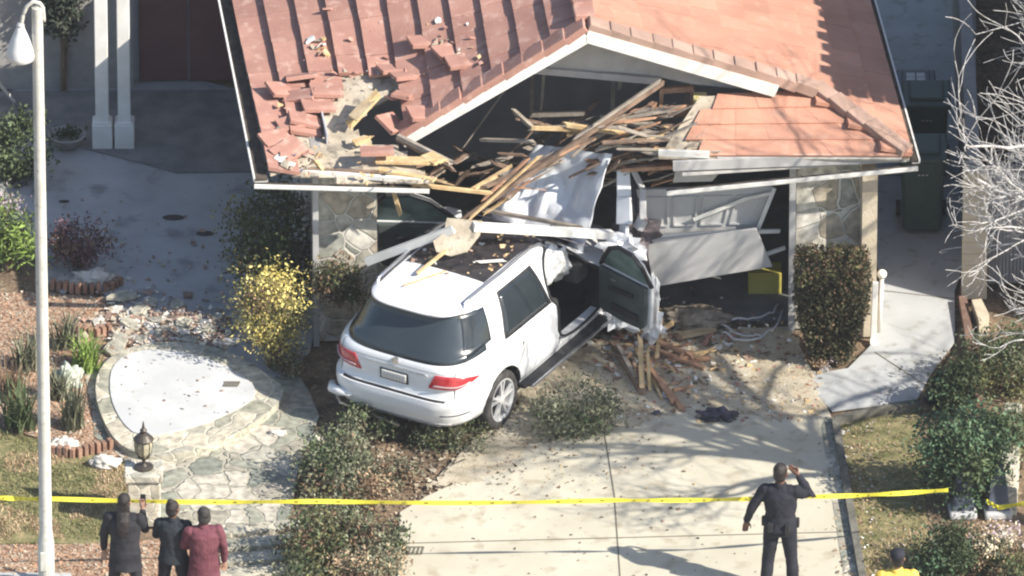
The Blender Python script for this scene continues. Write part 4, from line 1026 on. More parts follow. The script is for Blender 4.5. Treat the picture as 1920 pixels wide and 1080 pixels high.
scatter(bm, 300, lambda: random.gauss(250,40), lambda: random.gauss(600,35), [.02,.04,.07], [2,3,1], .03)
tag(obj('court_debris', bm, [M_woodd, M_cap_shade, M_felt, M_rock]), 'dark rubble and leaves on the shaded court paving', 'debris', kind='stuff')
random.seed(8)
for k, (x, y, s_) in enumerate([(232,558,.24),(262,585,.20),(244,612,.18),(290,602,.16),(310,625,.20),(226,640,.18),(330,575,.15),(345,610,.17),(215,655,.22),(262,640,.14),(355,640,.15),(390,620,.13),(285,570,.12)]):
    bm = bmesh.new(); n_ = 6; pts = [Vector((s_*random.uniform(.7,1.1)*math.cos(6.283*i/n_), s_*random.uniform(.6,1)*math.sin(6.283*i/n_)*.8, .05)) for i in range(n_)]; add_prism(bm, pts, .05)
    o = obj('broken_flagstone', bm, M_flagd, bevel=.008); o.location = U(x, y, .02); o.rotation_euler = (random.uniform(-.2,.2), random.uniform(-.2,.2), random.uniform(0,6)); tag(o, 'broken flagstone slab in the rubble above the round white pad', 'flagstone', 'broken flagstones above the round pad')
for x, y, w_ in ((325,408,.14),(385,438,.12),(120,378,.07)):
    bm = bmesh.new(); add_lathe(bm, [(.001,0),(w_,0),(w_,.006),(.001,.008)], (0,0,.0), 20); o = obj('drain_cover', bm, M_black); o.scale = (1,.5,1); o.location = U(x, y, .012); tag(o, {325:'larger dark oval leaf patch lying on the shaded court',385:'dark oval patch right of the larger one on the court',120:'small dark oval spot by the lamp post on the court'}[x], 'leaf patch'); o.name = 'leaf_patch'
# drain grate on the driveway and by the round pad
def grate(x, y, z, w_, lab):
    bm = bmesh.new()
    for k in range(6): add_bar(bm, (-w_/2+k*w_/5,-w_*.32,0), (-w_/2+k*w_/5+.03,w_*.32,0), .018, .008)
    add_bar(bm, (-w_/2,w_*.33,0), (w_/2+.03,w_*.33,0), .015, .008); add_bar(bm, (-w_/2,-w_*.33,0), (w_/2,-w_*.33,0), .015, .008)
    o = obj('drain_grate', bm, M_joint); o.location = U(x, y, z); tag(o, lab, 'drain grate')
grate(770,1032,.022,.26,'slotted drain grate at the lower left edge of the driveway'); grate(432,720,.122,.17,'slotted drain grate at the edge of the round white pad')
# dark clump on the driveway apron
puff('debris_clump', U(1345,778,.06), (.20,.11,.07), mat('dark_cloth', (.03,.03,.04), (.12,.11,.14), 9, .9), None, 4, .7); o = bpy.data.objects['debris_clump']; tag(o, 'dark crumpled bundle lying on the pale dirt of the driveway', 'debris')
o = puff('debris_clump', U(1232,775,.03), (.05,.04,.03), MATS['dark_cloth'], None, 6, .6); tag(o, 'small dark lump left of the dark bundle on the driveway', 'debris')
o = puff('leaf_clump', U(752,993,.03), (.08,.04,.03), L_dark, None, 9, .8); tag(o, 'small dark leaf clump by the driveway drain grate', 'debris')
# garage contents seen under the door
c = V(1434,532,-.2); bm = bmesh.new(); add_box(bm, (0,.15,0), (.42,.3,.30)); add_box(bm, (0,-.005,.02), (.36,.012,.2)); o = obj('storage_box', bm, M_ybox, bevel=.01); o.location = c; tag(o, 'yellow storage box under the buckled garage door', 'box')
c = V(1434,580,-.1); bm = bmesh.new(); add_box(bm, (0,.3,0), (.55,.5,.46)); o = obj('dark_crate', bm, M_black, bevel=.02); o.location = c; tag(o, 'dark crate carrying the yellow box in the garage', 'crate')
for k, pl in enumerate([[(1350,608),(1385,626),(1430,630),(1455,612),(1470,575)], [(1372,600),(1410,596),(1450,586),(1462,565)], [(1355,622),(1380,636),(1440,634)]]):
    pts = [U(x, y, .08+.04*k) for x, y in smooth_poly(pl, 0)]
    fine = []
    for i in range(len(pts)-1):
        for j in range(5): fine.append(pts[i].lerp(pts[i+1], j/5)+Vector((0,0,.02*math.sin(i*3+j))))
    bm = bmesh.new(); c = fine[0].copy(); add_tube(bm, [p-c for p in fine], .013, 6); o = obj('cable', bm, M_hose, smooth=True); o.location = c
    tag(o, ['pale looping cable from the garage floor up to the jamb','pale cable arched just under the dark crate','short pale cable nearest the driveway'][k], 'cable', 'cables on the garage floor')
puff('rubble_heap', U(1300,600,.05), (.40,.25,.12), mat('rubble', (.22,.18,.14), (.40,.34,.27), 9, 1, .8, 20), None, 3, .7); tag(bpy.data.objects['rubble_heap'], 'low brown rubble heap in the garage doorway', 'rubble')
# ================================================================ VEGETATION
def leaves(bm, n_, fn, size, asp=.5, up=.3, mi=0):
    for k in range(n_):
        p = fn()
        if p is None: continue
        d = Vector((random.gauss(0,1), random.gauss(0,1), random.gauss(up,1))).normalized(); s = size*random.uniform(.6,1.4)
        a = d.cross(Vector((random.gauss(0,1), random.gauss(0,1), random.gauss(0,1)))).normalized()*s*asp*.5
        m_ = p+d*s*.5; e = p+d*s; nn = d.cross(a).normalized()*s*.08
        vs = [bm.verts.new(q) for q in (p, m_+a+nn, e, m_-a+nn)]; bm.faces.new(vs).material_index = mi
def shrub(label, base, r, mats, n_=2200, size=.06, clumps=26, name='shrub', cat='shrub', group=None, flat=1.0, hollow=.5, lo=.12, stems=7, shape=None, stemmat=None, asp=.5, seed=0, dens=.20):
    random.seed(seed*17+int(abs(base.x)*100))
    t = thing(name, label, cat, tuple(base), 0, group); rx, ry, h_ = r; C = []
    for k in range(clumps):
        while True:
            v = Vector((random.uniform(-1,1), random.uniform(-1,1), random.uniform(-1,1)))
            if hollow < v.length < 1: break
        q = Vector((v.x*rx, v.y*ry, h_*(lo+(1-lo)*(.5+.5*v.z))))
        if shape: q.x *= shape(q.z/h_); q.y *= shape(q.z/h_)
        C.append((q, random.choice(range(len(mats)))))
    bm = bmesh.new(); per = n_//clumps
    for q, mi in C:
        s_ = dens*(rx+ry+h_)/2
        leaves(bm, per, lambda: q+Vector((random.gauss(0,s_*.75), random.gauss(0,s_*.75), random.gauss(0,s_*.6))) if True else None, size, asp, mi=mi)
    for v in bm.verts:
        if v.co.z < 0: v.co.z = random.uniform(0,.06)
    obj('foliage', bm, mats, t)
    bm = bmesh.new()
    for q, mi in random.sample(C, min(stems, len(C))): add_tube(bm, [(random.gauss(0,.04),random.gauss(0,.04),-.03), (q.x*.35,q.y*.35,q.z*.5), tuple(q)], [.018,.013,.006], 5)
    obj('stems', bm, stemmat or M_stem, t); return t
def strap(label, base, r, h_, m, n_=60, name='strap_leaf_plant', cat='plant', group=None, w_=.035, seed=0):
    random.seed(seed+99); t = thing(name, label, cat, tuple(base), 0, group); bm = bmesh.new()
    for k in range(n_):
        a = random.uniform(0, 6.28); rr_ = r*random.uniform(.3,1.1); hh = h_*random.uniform(.6,1.1); o_ = Vector((random.gauss(0,r*.25), random.gauss(0,r*.25), 0))
        pr = None; pts = []
        for i in range(5):
            u = i/4; pts.append(o_+Vector((math.cos(a)*rr_*u**1.3, math.sin(a)*rr_*u**1.3, hh*(1.5*u-.75*u*u*(rr_/r)))))
        sd = Vector((-math.sin(a), math.cos(a), 0))*w_*.5; V_ = [(bm.verts.new(p-sd*(1-i/4.3)), bm.verts.new(p+sd*(1-i/4.3))) for i, p in enumerate(pts)]
        for i in range(4): bm.faces.new([V_[i][0], V_[i+1][0], V_[i+1][1], V_[i][1]])
    obj('leaves', bm, m, t); bm = bmesh.new(); add_lathe(bm, [(.001,-.02),(.05,-.02),(.035,.06),(.001,.08)], (0,0,0), 8); obj('root_crown', bm, M_stem, t); return t
shrub('bright yellow variegated shrub with pinkish dead tips beside the court', U(508,688,0), (.36,.30,1.24), [L_yel, L_yel, L_yel, L_olive, L_brown], 6200, .046, 30, hollow=.55, lo=.22, seed=1, shape=lambda z: .55+.6*z)
shrub('wispy dark twiggy shrub with pink-white tips behind the yellow one', U(520,600,0), (.36,.28,1.12), [L_pink, L_purple, L_brown, L_dark], 1800, .05, 26, lo=.45, seed=2)
shrub('small olive shrub at the foot of the yellow one', U(540,700,0), (.26,.22,.42), [L_olive, L_grey, L_brown], 1100, .045, 18, seed=3)
shrub('tall dark green hedge in the shade of the left garage wall', U(512,600,0), (.46,.42,2.05), [L_dark, L_dark, L_olive], 7000, .06, 60, name='hedge', cat='hedge', lo=.05, seed=4, dens=.13)
random.seed(55); t = thing('clipped_shrub', 'square-topped clipped shrub narrowing to its foot in front of the right stone pier', 'shrub', tuple(U(1558,676,0)))
bm = bmesh.new(); Hs = 1.44
def boxp():
    z = random.uniform(.10,Hs); k = .42+.58*min(1,(z/Hs)*1.6); f = random.random(); wx, wy = .43*k, .34*k
    if f < .40: p = Vector((random.uniform(-wx,wx), -wy, z))
    elif f < .62: p = Vector((random.choice((-wx,wx)), random.uniform(-wy,wy), z))
    elif f < .85: p = Vector((random.uniform(-.43,.43), random.uniform(-.34,.34), Hs))
    else: p = Vector((random.uniform(-wx,wx)*.8, random.uniform(-wy,wy)*.8, z))
    return p+Vector((random.gauss(0,.022), random.gauss(0,.022), random.gauss(0,.025)))
leaves(bm, 13000, boxp, .044, .65)
def core():
    z = random.uniform(.12,Hs-.05); k = .42+.58*min(1,(z/Hs)*1.6); return Vector((random.uniform(-.40,.40)*k, random.uniform(-.28,.30)*k, z))
nf = len(bm.faces); leaves(bm, 2600, core, .10, .8); bm.faces.ensure_lookup_table(); CORE = set(f.index for f in bm.faces[nf:])
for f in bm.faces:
    z = f.calc_center_median().z; f.material_index = random.choice([0,1,2]) if z > Hs-.16 else random.choice([1,1,1,1,1,1,1,0])  # dark leaves below, browner on top: the body's shade put into leaf colour
obj('foliage', bm, [L_brown, leafm('leaf_hedge_shade', (.045,.045,.024), (.085,.08,.042), .25), L_olive], t)
bm = bmesh.new()
for k in range(14): a = 6.28*k/14; add_tube(bm, [(.05*math.cos(a),.04*math.sin(a),-.03),(.2*math.cos(a),.15*math.sin(a),.35),(.33*math.cos(a),.26*math.sin(a),1.2+random.uniform(0,.28))], [.02,.015,.006], 5)
obj('stems', bm, M_stem, t)
shrub('grey-green bush right of the car by the driveway', U(1082,812,0), (.48,.40,.62), [L_grey, L_mid, L_grey], 4200, .05, 34, lo=.05, seed=6)
shrub('leafy bush directly under the rear bumper of the car', U(690,822,0), (.34,.28,.40), [L_grey, L_mid, L_dark], 1900, .05, 22, seed=7, lo=.05)
shrub('fresh green bush in the planting strip left of the dug soil', U(625,905,0), (.46,.42,.62), [L_mid, L_grey, L_mid, L_brown], 4200, .055, 34, seed=8, lo=.05)
shrub('low grey-green bush behind the rear wheel', U(855,838,0), (.50,.22,.26), [L_grey, L_mid, L_olive], 1600, .045, 22, seed=9, lo=.02)
shrub('brown withered bush just above the yellow tape', U(655,945,0), (.52,.30,.36), [L_brown, L_dry, L_dark, L_grey], 2600, .05, 30, seed=10, lo=.02)
shrub('brown dried groundcover bush left of the dug soil edge', U(735,905,0), (.34,.28,.26), [L_brown, L_dry, L_grey], 1500, .045, 20, seed=11, lo=.02)
shrub('large olive-green bush below the tape at the patio steps', U(610,1062,0), (.50,.44,.80), [L_grey, L_mid, L_olive, L_brown], 5200, .055, 40, seed=12, lo=.02)
shrub('grey-green bush at the lower left corner of the driveway', U(705,1068,0), (.30,.40,.62), [L_grey, L_mid, L_brown], 3000, .055, 26, seed=13, lo=.02)
shrub('reddish-leaved bush at the bottom edge between patio and driveway', U(690,1130,0), (.46,.40,.66), [L_grey, L_brown, L_dry], 3000, .055, 26, seed=14, lo=.02)
shrub('olive bush at the bottom edge beside the steps', U(560,1150,0), (.40,.36,.66), [L_grey, L_olive, L_dark], 2600, .055, 26, seed=15, lo=.02)
shrub('big dense bluish-green shrub behind the two barricades', U(1815,945,0), (.58,.50,1.40), [L_blue, L_blue, L_mid, L_dark], 9000, .06, 60, seed=16, lo=.05, dens=.13)
shrub('rounded pale green shrub below the wall coping at the right edge', U(1890,735,0), (.50,.42,.85), [L_mid, L_olive, L_grey], 5200, .05, 40, seed=17, lo=.05)
shrub('dark shaded shrub between the path and the bluish-green shrub', U(1800,778,0), (.28,.26,.72), [L_dark, L_dark, L_blue], 3000, .06, 26, seed=18, lo=.05)
shrub('olive shrub at the right edge above the low stone wall', U(1905,860,0), (.35,.40,.60), [L_grey, L_olive, L_mid], 2800, .05, 26, seed=19, lo=.05)
shrub('dark green shrub at the bottom right beneath the barricades', U(1775,1075,0), (.32,.36,.62), [L_dark, L_blue, L_dark], 3000, .06, 26, seed=20, lo=.02)
shrub('cream-flowering dry shrub at the bottom right corner', U(1862,1060,0), (.34,.30,.55), [L_dry, L_pink, mat('leaf_cream', (.62,.52,.36), (.80,.72,.52), 5, .7, island=.3), L_dark], 2800, .05, 28, seed=21, lo=.1)
shrub('green shrub in the very corner at the bottom right', U(1915,1120,0), (.34,.30,.60), [L_mid, L_brown, L_olive], 2200, .055, 22, seed=22, lo=.02)
shrub('bright leafy plant at the left edge behind the lamp post', U(18,500,0), (.34,.30,.78), [L_yg, L_mid, L_mid], 1500, .10, 22, seed=23, lo=.15, asp=.3)
shrub('pinkish-grey twiggy plant at the left edge above the leafy one', U(8,440,0), (.30,.30,.55), [L_pink, L_grey], 900, .05, 18, seed=24, lo=.3)
shrub('purple-leaved shrub right of the lamp post in the bed', U(150,500,0), (.36,.26,.56), [L_purple, L_purple, L_brown], 2400, .05, 30, seed=25, lo=.2)
shrub('dark green bush in deep shade at the upper left', U(30,330,0), (.42,.34,.80), [L_dark, L_dark, L_mid], 2600, .07, 26, seed=26, lo=.02)
shrub('dark jagged leaf column added against the shaded entry wall', U(118,172,0), (.24,.24,2.9), [mat('leaf_shadegreen', (.025,.035,.025), (.05,.065,.045), 5, .7, island=.3)], 6000, .08, 50, name='leaf_column', cat='tree', seed=27, lo=.28, dens=.08, stems=5)  # leaf column added to stand in for the wall's dark jagged shape
shrub('ivy clinging to the broken left stone pier', V(640,572,-1.78), (.30,.14,.66), [L_olive, L_dark, L_brown], 3000, .045, 22, name='ivy', cat='plant', seed=28, lo=0)
shrub('small twiggy white-stemmed plant at the foot of the clipped shrub', U(1545,690,0), (.18,.12,.16), [L_pink, L_dry], 300, .04, 12, name='small_plant', cat='plant', seed=29, stemmat=M_bark)
for k, (x, y, r_, h_, m, n_, lab) in enumerate([(165,690,.30,.42,L_yg,110,'bright green strap-leaved clump beside the round pad'),(120,650,.28,.46,L_grey,80,'grey-green strap-leaved clump right of the lamp post'),
    (135,800,.26,.62,L_grey,90,'pale drooping strap-leaved clump above the white rock'),(40,800,.34,.58,L_mid,120,'green strap-leaved clump left of the lamp post'),(52,690,.30,.48,L_grey,90,'grey grassy clump left of the lamp post in the mulch'),
    (20,745,.28,.42,L_brown,70,'brown dried clump at the left edge'),(108,745,.22,.40,L_grey,70,'dull strap-leaved clump touching the lamp post')]):
    strap(lab, U(x, y, 0), r_, h_, m, n_, seed=k, group='strap-leaved plants in the mulch bed')
# grass on the lawns
bm = bmesh.new(); random.seed(77)
lawnp = [(-20,800),(60,820),(170,850),(236,872),(240,940),(238,1015),(120,1020),(-20,1015)]; rl = [(1575,795),(1722,770),(1745,860),(1760,1085),(1622,1085)]
cnt = 0
while cnt < 11000:
    if cnt % 3: x, y, pl = random.uniform(-20,240), random.uniform(800,1020), lawnp
    else: x, y, pl = random.uniform(1570,1765), random.uniform(770,1085), rl
    if not inpoly((x, y), pl): continue
    p = U(x, y, -.012); cnt += 1
    if noise.noise(p*1.6) < -.18: continue
    a = random.uniform(0,6.28); h_ = random.uniform(.02,.05); d = Vector((math.cos(a), math.sin(a), 0))*.008; tp = p+Vector((random.gauss(0,.02), random.gauss(0,.02), h_))
    f = bm.faces.new([bm.verts.new(p-d), bm.verts.new(p+d), bm.verts.new(tp)]); f.material_index = 0 if noise.noise(p*1.1+Vector((9,0,0))) > -.05 else 1
tag(obj('grass', bm, [L_lawn, L_dry]), 'short patchy grass on the two lawns', 'grass', kind='stuff')
# mulch chips and soil litter
bm = bmesh.new(); random.seed(78)
mb = [(0,548),(60,548),(240,560),(300,640),(250,690),(215,760),(250,860),(170,846),(60,818),(0,795)]
scatter(bm, 3800, lambda: random.uniform(0,300), lambda: random.uniform(548,860), [.015,.025,.035], [0,1,1,2], -.005, mb)
scatter(bm, 1500, lambda: random.uniform(0,430), lambda: random.uniform(1018,1080), [.015,.025,.035], [0,1,1,2], -.012, [(0,1018),(120,1021),(300,1010),(420,1030),(430,1080),(0,1080)])
scatter(bm, 2600, lambda: random.gauss(740,110), lambda: random.gauss(880,60), [.012,.02,.03,.05], [1,3,3,3], -.02, [(560,760),(980,780),(960,880),(880,925),(745,960),(745,1080),(550,1080)])
scatter(bm, 900, lambda: random.uniform(1570,1760), lambda: random.uniform(780,1080), [.012,.02,.03], [0,1,3], -.0)
tag(obj('mulch_chips', bm, [M_mulch, M_dry2 if 'M_dry2' in globals() else M_felt, M_woodo, M_soil]), 'bark mulch and leaf litter in the beds', 'mulch', kind='stuff')
# rocks and brick edging
for k, (x, y, s_, lab, m) in enumerate([(176,522,(.26,.12,.11),'flat pale rock in front of the purple shrub',M_rock),(128,712,(.17,.14,.20),'greenish boulder beside the strap-leaved clumps',mat('green_rock', (.36,.40,.33), (.52,.55,.46), 4, .9, .4, 20)),
    (118,838,(.17,.12,.13),'white rock at the foot of the drooping clump',M_rock),(196,868,(.19,.11,.10),'white flat rock at the corner of the lawn',M_rock),(520,812,(.10,.06,.04),'small pale stone on the patio edge',M_rock),(592,822,(.09,.06,.05),'small white stone left of the bumper bush',M_rock)]):
    o = puff('rock', (0,0,0), s_, m, None, k+20, .45); o.location = U(x, y, s_[2]*.3); tag(o, lab, 'rock')
def brickrun(pts, lab, h_=.14, n_=12):
    c = U(*pts[0], 0); bm = bmesh.new(); P = [U(*p, 0)-c for p in pts]; tot = sum((P[i+1]-P[i]).length for i in range(len(P)-1)); s = 0
    while s < tot:
        u = s
        for i in range(len(P)-1):
            L_ = (P[i+1]-P[i]).length
            if u <= L_: break
            u -= L_
        d = (P[i+1]-P[i]).normalized(); p = P[i]+d*u; an = math.atan2(d.y, d.x)
        add_box(bm, p+Vector((0,0,h_/2-.02+random.uniform(-.01,.01))), (.055,.09,h_), Matrix.Rotation(an+random.uniform(-.1,.1), 3, 'Z')); s += .085
    o = obj('brick_edging', bm, M_brick, bevel=.006); o.location = c; tag(o, lab, 'brick edging')
brickrun([(100,540),(150,548),(205,546),(232,530)], 'curved row of upright bricks below the flat pale rock')
brickrun([(148,625),(180,632),(212,622)], 'short row of upright bricks above the round pad')
brickrun([(100,850),(140,856),(180,846),(215,838)], 'row of upright bricks along the lawn corner')
# plant pot by the porch
t = thing('plant_pot', 'low round pale-rimmed plant pot beside the porch posts', 'plant pot', tuple(U(126,272,.035))); bm = bmesh.new(); add_lathe(bm, [(.001,0),(.15,0),(.22,.14),(.25,.16),(.22,.17),(.20,.13),(.001,.12)], (0,0,0), 24); obj('pot', bm, M_stucco, t, smooth=True)
bm = bmesh.new(); leaves(bm, 200, lambda: Vector((random.gauss(0,.08), random.gauss(0,.08), .13+abs(random.gauss(0,.04)))), .06); obj('foliage', bm, L_dark, t)
plank(U(-5,152,.6), U(28,192,.05), .03, .03, M_white, 'pale slanting stick at the upper left edge')
# bare tree on the right
def bare_tree():
    random.seed(48); base = Vector((7.9,-6.75,0)); t = thing('bare_tree', 'pale-barked leafless tree reaching in from the right edge', 'tree', tuple(base)); tr = bmesh.new(); br = bmesh.new()
    def grow(p, d, L_, r, lev):
        pts = [p]; rad = [r]; n_ = 5; q = p.copy(); dd = d.copy(); kids = []; cv = Vector((random.gauss(0,.10), random.gauss(0,.10), random.gauss(.05,.06)))
        for i in range(n_):
            dd = (dd+cv+Vector((random.gauss(0,.13), random.gauss(0,.13), random.gauss(0,.10)))).normalized(); q = q+dd*L_/n_
            pts.append(q.copy()); rad.append(max(.0042, r*(1-.42*(i+1)/n_))); kids.append((q.copy(), dd.copy(), rad[-1]))
        if lev > 1 and (q.x+base.x < 5.22 or q.z < 3.7): return
        add_tube(br, pts, rad, 7 if lev < 2 else (5 if lev < 4 else 4), cap=False)
        if lev >= 5: return
        for k in range((3,4,4,4,3)[lev]):
            kq, kd, kr = kids[-1] if k == 0 else random.choice(kids[1:])
            ax = Vector((random.gauss(0,1), random.gauss(0,1), random.gauss(0,.6))).normalized(); an = random.uniform(.5,1.15) if k else random.uniform(.05,.5)
            nd = Matrix.Rotation(an, 3, ax) @ kd
            grow(kq, nd.normalized(), L_*random.uniform(.50,.78), kr*(.82 if k == 0 else .62), lev+1)
    q = Vector((-.1,.05,3.2)); add_tube(tr, [(0,0,-.1),(.02,0,1.2),(-.1,.05,3.2)], [.17,.135,.12], 12, cap=False)
    for d, L_, r in (((-.62,.25,.75),1.35,.07),((-.25,-.3,1.0),1.6,.08),((-.80,-.1,.55),1.2,.055),((-.5,.6,.5),1.2,.055),((.1,.3,1.0),2.4,.10),((.45,.45,1.1),2.8,.10),((.7,.1,.8),2.2,.08),((.35,.75,1.2),3.0,.09),((.45,.50,1.0),3.7,.09),((.58,.40,1.05),3.6,.08),((-.75,.1,.95),1.7,.06),((-.9,.15,.7),1.7,.055),((-.7,-.2,1.2),2.0,.065),((-.6,.25,1.0),2.0,.065),((-.6,-.35,.7),1.3,.055),((-.4,.5,1.2),1.9,.07),((-.85,.3,.3),1.3,.05),((-.5,.1,1.3),2.2,.08)):
        grow(q, Vector(d).normalized(), L_, r, 1)
    obj('trunk', tr, M_bark, t, smooth=True); obj('branches', br, M_bark, t, smooth=True); return t
bare_tree()
# ================================================================ STREET AND YARD THINGS
# lamp post
bp = U(88,1128,0); t = thing('lamp_post', 'tall pale concrete street lamp post with a hanging teardrop lantern', 'lamp post', tuple(bp))
bm = bmesh.new(); Ht = (V(82,14,bp.y)).z; add_lathe(bm, [(.10,0),(.10,.85),(.078,1.0),(.066,Ht),(.001,Ht+.02)], (0,0,0), 20); obj('pole', bm, M_pole, t, smooth=False)
bm = bmesh.new(); add_box(bm, (-.03,-.098,.62), (.08,.03,.26)); obj('access_door', bm, M_pole, t, bevel=.006)
arm = [(82,40),(80,14),(74,6),(62,3),(50,12),(43,28),(40,44)]; bm = bmesh.new(); P = [V(x, y, bp.y)-bp for x, y in arm]
fine = []
for i in range(len(P)-1):
    for j in range(4): fine.append(P[i].lerp(P[i+1], j/4))
fine.append(P[-1]); add_tube(bm, fine, .026, 8); obj('arm', bm, M_pole, t, smooth=True)
lc = V(38,46,bp.y)-bp; bm = bmesh.new(); add_lathe(bm, [(.001,0),(.045,-.01),(.055,-.06),(.10,-.16),(.155,-.30),(.175,-.40),(.165,-.46),(.12,-.49),(.001,-.50)], lc, 28); lan = obj('lantern', bm, M_lamp, t, smooth=True)
bm = bmesh.new(); add_lathe(bm, [(.03,.03),(.05,.0),(.05,-.03),(.03,-.04)], lc, 14); obj('lantern_collar', bm, M_trim, lan)
# stone pillar with lantern
pb = U(271,975,0); t = thing('stone_pillar', 'square stone garden pillar beside the flagstone patio', 'pillar', tuple(pb)); bm = bmesh.new(); add_box(bm, (0,0,.32), (.40,.36,.64)); obj('shaft', bm, M_pillar, t, bevel=.015)
bm = bmesh.new(); add_box(bm, (0,0,.69), (.47,.43,.10)); obj('capstone', bm, M_pillar, t, bevel=.015)
lt = thing('pillar_lantern', 'antique dark bronze lantern standing on the stone pillar', 'lantern', (pb.x, pb.y, .745)); bm = bmesh.new(); add_lathe(bm, [(.001,0),(.12,0),(.12,.02),(.045,.035),(.02,.06),(.02,.10),(.05,.14),(.075,.155)], (0,0,0), 16); obj('base', bm, M_iron, lt)
bm = bmesh.new(); add_lathe(bm, [(.05,.15),(.095,.22),(.11,.32),(.095,.40)], (0,0,0), 8); obj('glass', bm, M_lglass, lt)
bm = bmesh.new()
for k in range(8):
    a = 2*math.pi*k/8; add_tube(bm, [(.055*math.cos(a),.055*math.sin(a),.15),(.098*math.cos(a),.098*math.sin(a),.22),(.113*math.cos(a),.113*math.sin(a),.32),(.098*math.cos(a),.098*math.sin(a),.40)], .006, 4)
add_lathe(bm, [(.125,.395),(.125,.41),(.07,.47),(.035,.49),(.045,.53),(.02,.56),(.008,.64),(.001,.66)], (0,0,0), 16); obj('frame_and_roof', bm, M_iron, lt)
# white post and downpipe by the side path
bq = U(1648,622,.02); t = thing('white_post', 'thin white ball-topped post at the corner of the side path', 'post', tuple(bq)); bm = bmesh.new(); hgt = (V(1656,518,bq.y-.02)).z; add_tube(bm, [(0,0,0),(.03,0,hgt-.02)], .028, 10); obj('shaft', bm, M_white, t, smooth=True)
bm = bmesh.new(); bmesh.ops.create_icosphere(bm, subdivisions=3, radius=.062); bmesh.ops.translate(bm, verts=bm.verts, vec=(.03,0,hgt)); obj('ball', bm, M_white, t, smooth=True)
bq = U(1637,640,.0); bm = bmesh.new(); add_bar(bm, (0,0,0), (.02,0,.85), .075, .06); add_bar(bm, (0,0,.04), (-.0,-.12,-.0), .08, .06); o = obj('downpipe', bm, M_white, bevel=.008); o.location = bq; tag(o, 'short white downpipe stub at the corner of the block pilaster', 'downpipe')
# wheeled bins in the side passage
def bin_(x, y, m, lab, s=1.0):
    b_ = U(x, y, .02); t = thing('wheeled_bin', lab, 'bin', tuple(b_)); bm = bmesh.new(); add_box(bm, (0,0,.50*s), (.50*s,.56*s,.92*s)); 
    for v in bm.verts:
        if v.co.z < .3: v.co.x *= .86; v.co.y *= .86
    obj('body', bm, m, t, bevel=.05); bm = bmesh.new(); add_box(bm, (0,-.02,1.0*s), (.56*s,.64*s,.07)); add_box(bm, (0,0,1.045*s), (.40*s,.44*s,.04)); L_ = obj('lid', bm, m, t, bevel=.025)
    bm = bmesh.new(); add_tube(bm, [(-.25*s,.34*s,.98*s),(.25*s,.34*s,.98*s)], .018, 8); obj('handle', bm, m, L_)
    for sx in (-.26,.26):
        bm = bmesh.new(); add_lathe(bm, [(.001,-.03),(.10,-.03),(.10,.03),(.001,.03)], (0,0,0), 20, 'y'); bmesh.ops.rotate(bm, verts=bm.verts, matrix=Matrix.Rotation(R(90),3,'Z')); bmesh.ops.translate(bm, verts=bm.verts, vec=(sx*s,.26*s,.10)); obj('wheel', bm, M_black, t)
    bm = bmesh.new()
    for k in range(3): add_box(bm, (-.05+.05*k,-.283*s,.80*s), (.03,.006,.012))
    obj('printed_mark', bm, M_white, t)
    return t
bin_(1728,422,M_bin,'dark green wheeled bin nearest in the shaded side passage',1.12)
bin_(1735,318,M_bin,'dark green wheeled bin behind the nearest one',1.1)
b_ = bin_(1716,268,M_bing,'grey bin with a white label at the back of the side passage',.9)
bm = bmesh.new(); 
for i in range(2):
    for j in range(2): add_box(bm, (-.07+.13*i, -.09+.13*j, .97), (.11,.11,.012))
obj('lid_label', bm, M_white, b_)
# dark ball beside the path
o = puff('garden_ball', (0,0,0), (.125,.125,.125), mat('dark_ball', (.02,.02,.03), rough=.5), None, 2, .04); o.location = U(1749,742,.10); tag(o, 'small dark round ball at the edge of the side path', 'garden ball')
# low stone wall at right edge
q = U(1900,930,0); bm = bmesh.new()
for k in range(7): add_box(bm, (.02*k-.08, .33*k-.35, .16+random.uniform(-.01,.01)), (.22,.31,.34))
o = obj('low_stone_wall', bm, M_pillar, bevel=.015); o.location = q; tag(o, 'short pale stone wall beside the bluish-green shrub', 'wall')
# two barricades with the tape tied to them
def barricade(x, lab):
    b_ = U(x, 972, 0); t = thing('barricade', lab, 'barricade', tuple(b_), R(4)); bm = bmesh.new(); pr = [(-.14,0,.10),(.14,0,.10),(.10,.04,.52),(.03,.06,.66),(-.03,.06,.66),(-.10,.04,.52)]; add_prism(bm, pr, .22, (0,1,0)); obj('panel', bm, mat('blue_grey_plastic', (.07,.085,.12), (.10,.12,.16), 4, .6), t, bevel=.02)
    bm = bmesh.new(); add_box(bm, (0,.1,.05), (.34,.32,.10)); obj('foot', bm, mat('pale_plastic', (.40,.41,.42), (.52,.52,.52), 20, .7), t, bevel=.03); return t
barricade(1806,'blue-grey tapering marker left of the pair on the right bank'); barricade(1872,'blue-grey tapering marker right of the pair on the right bank')
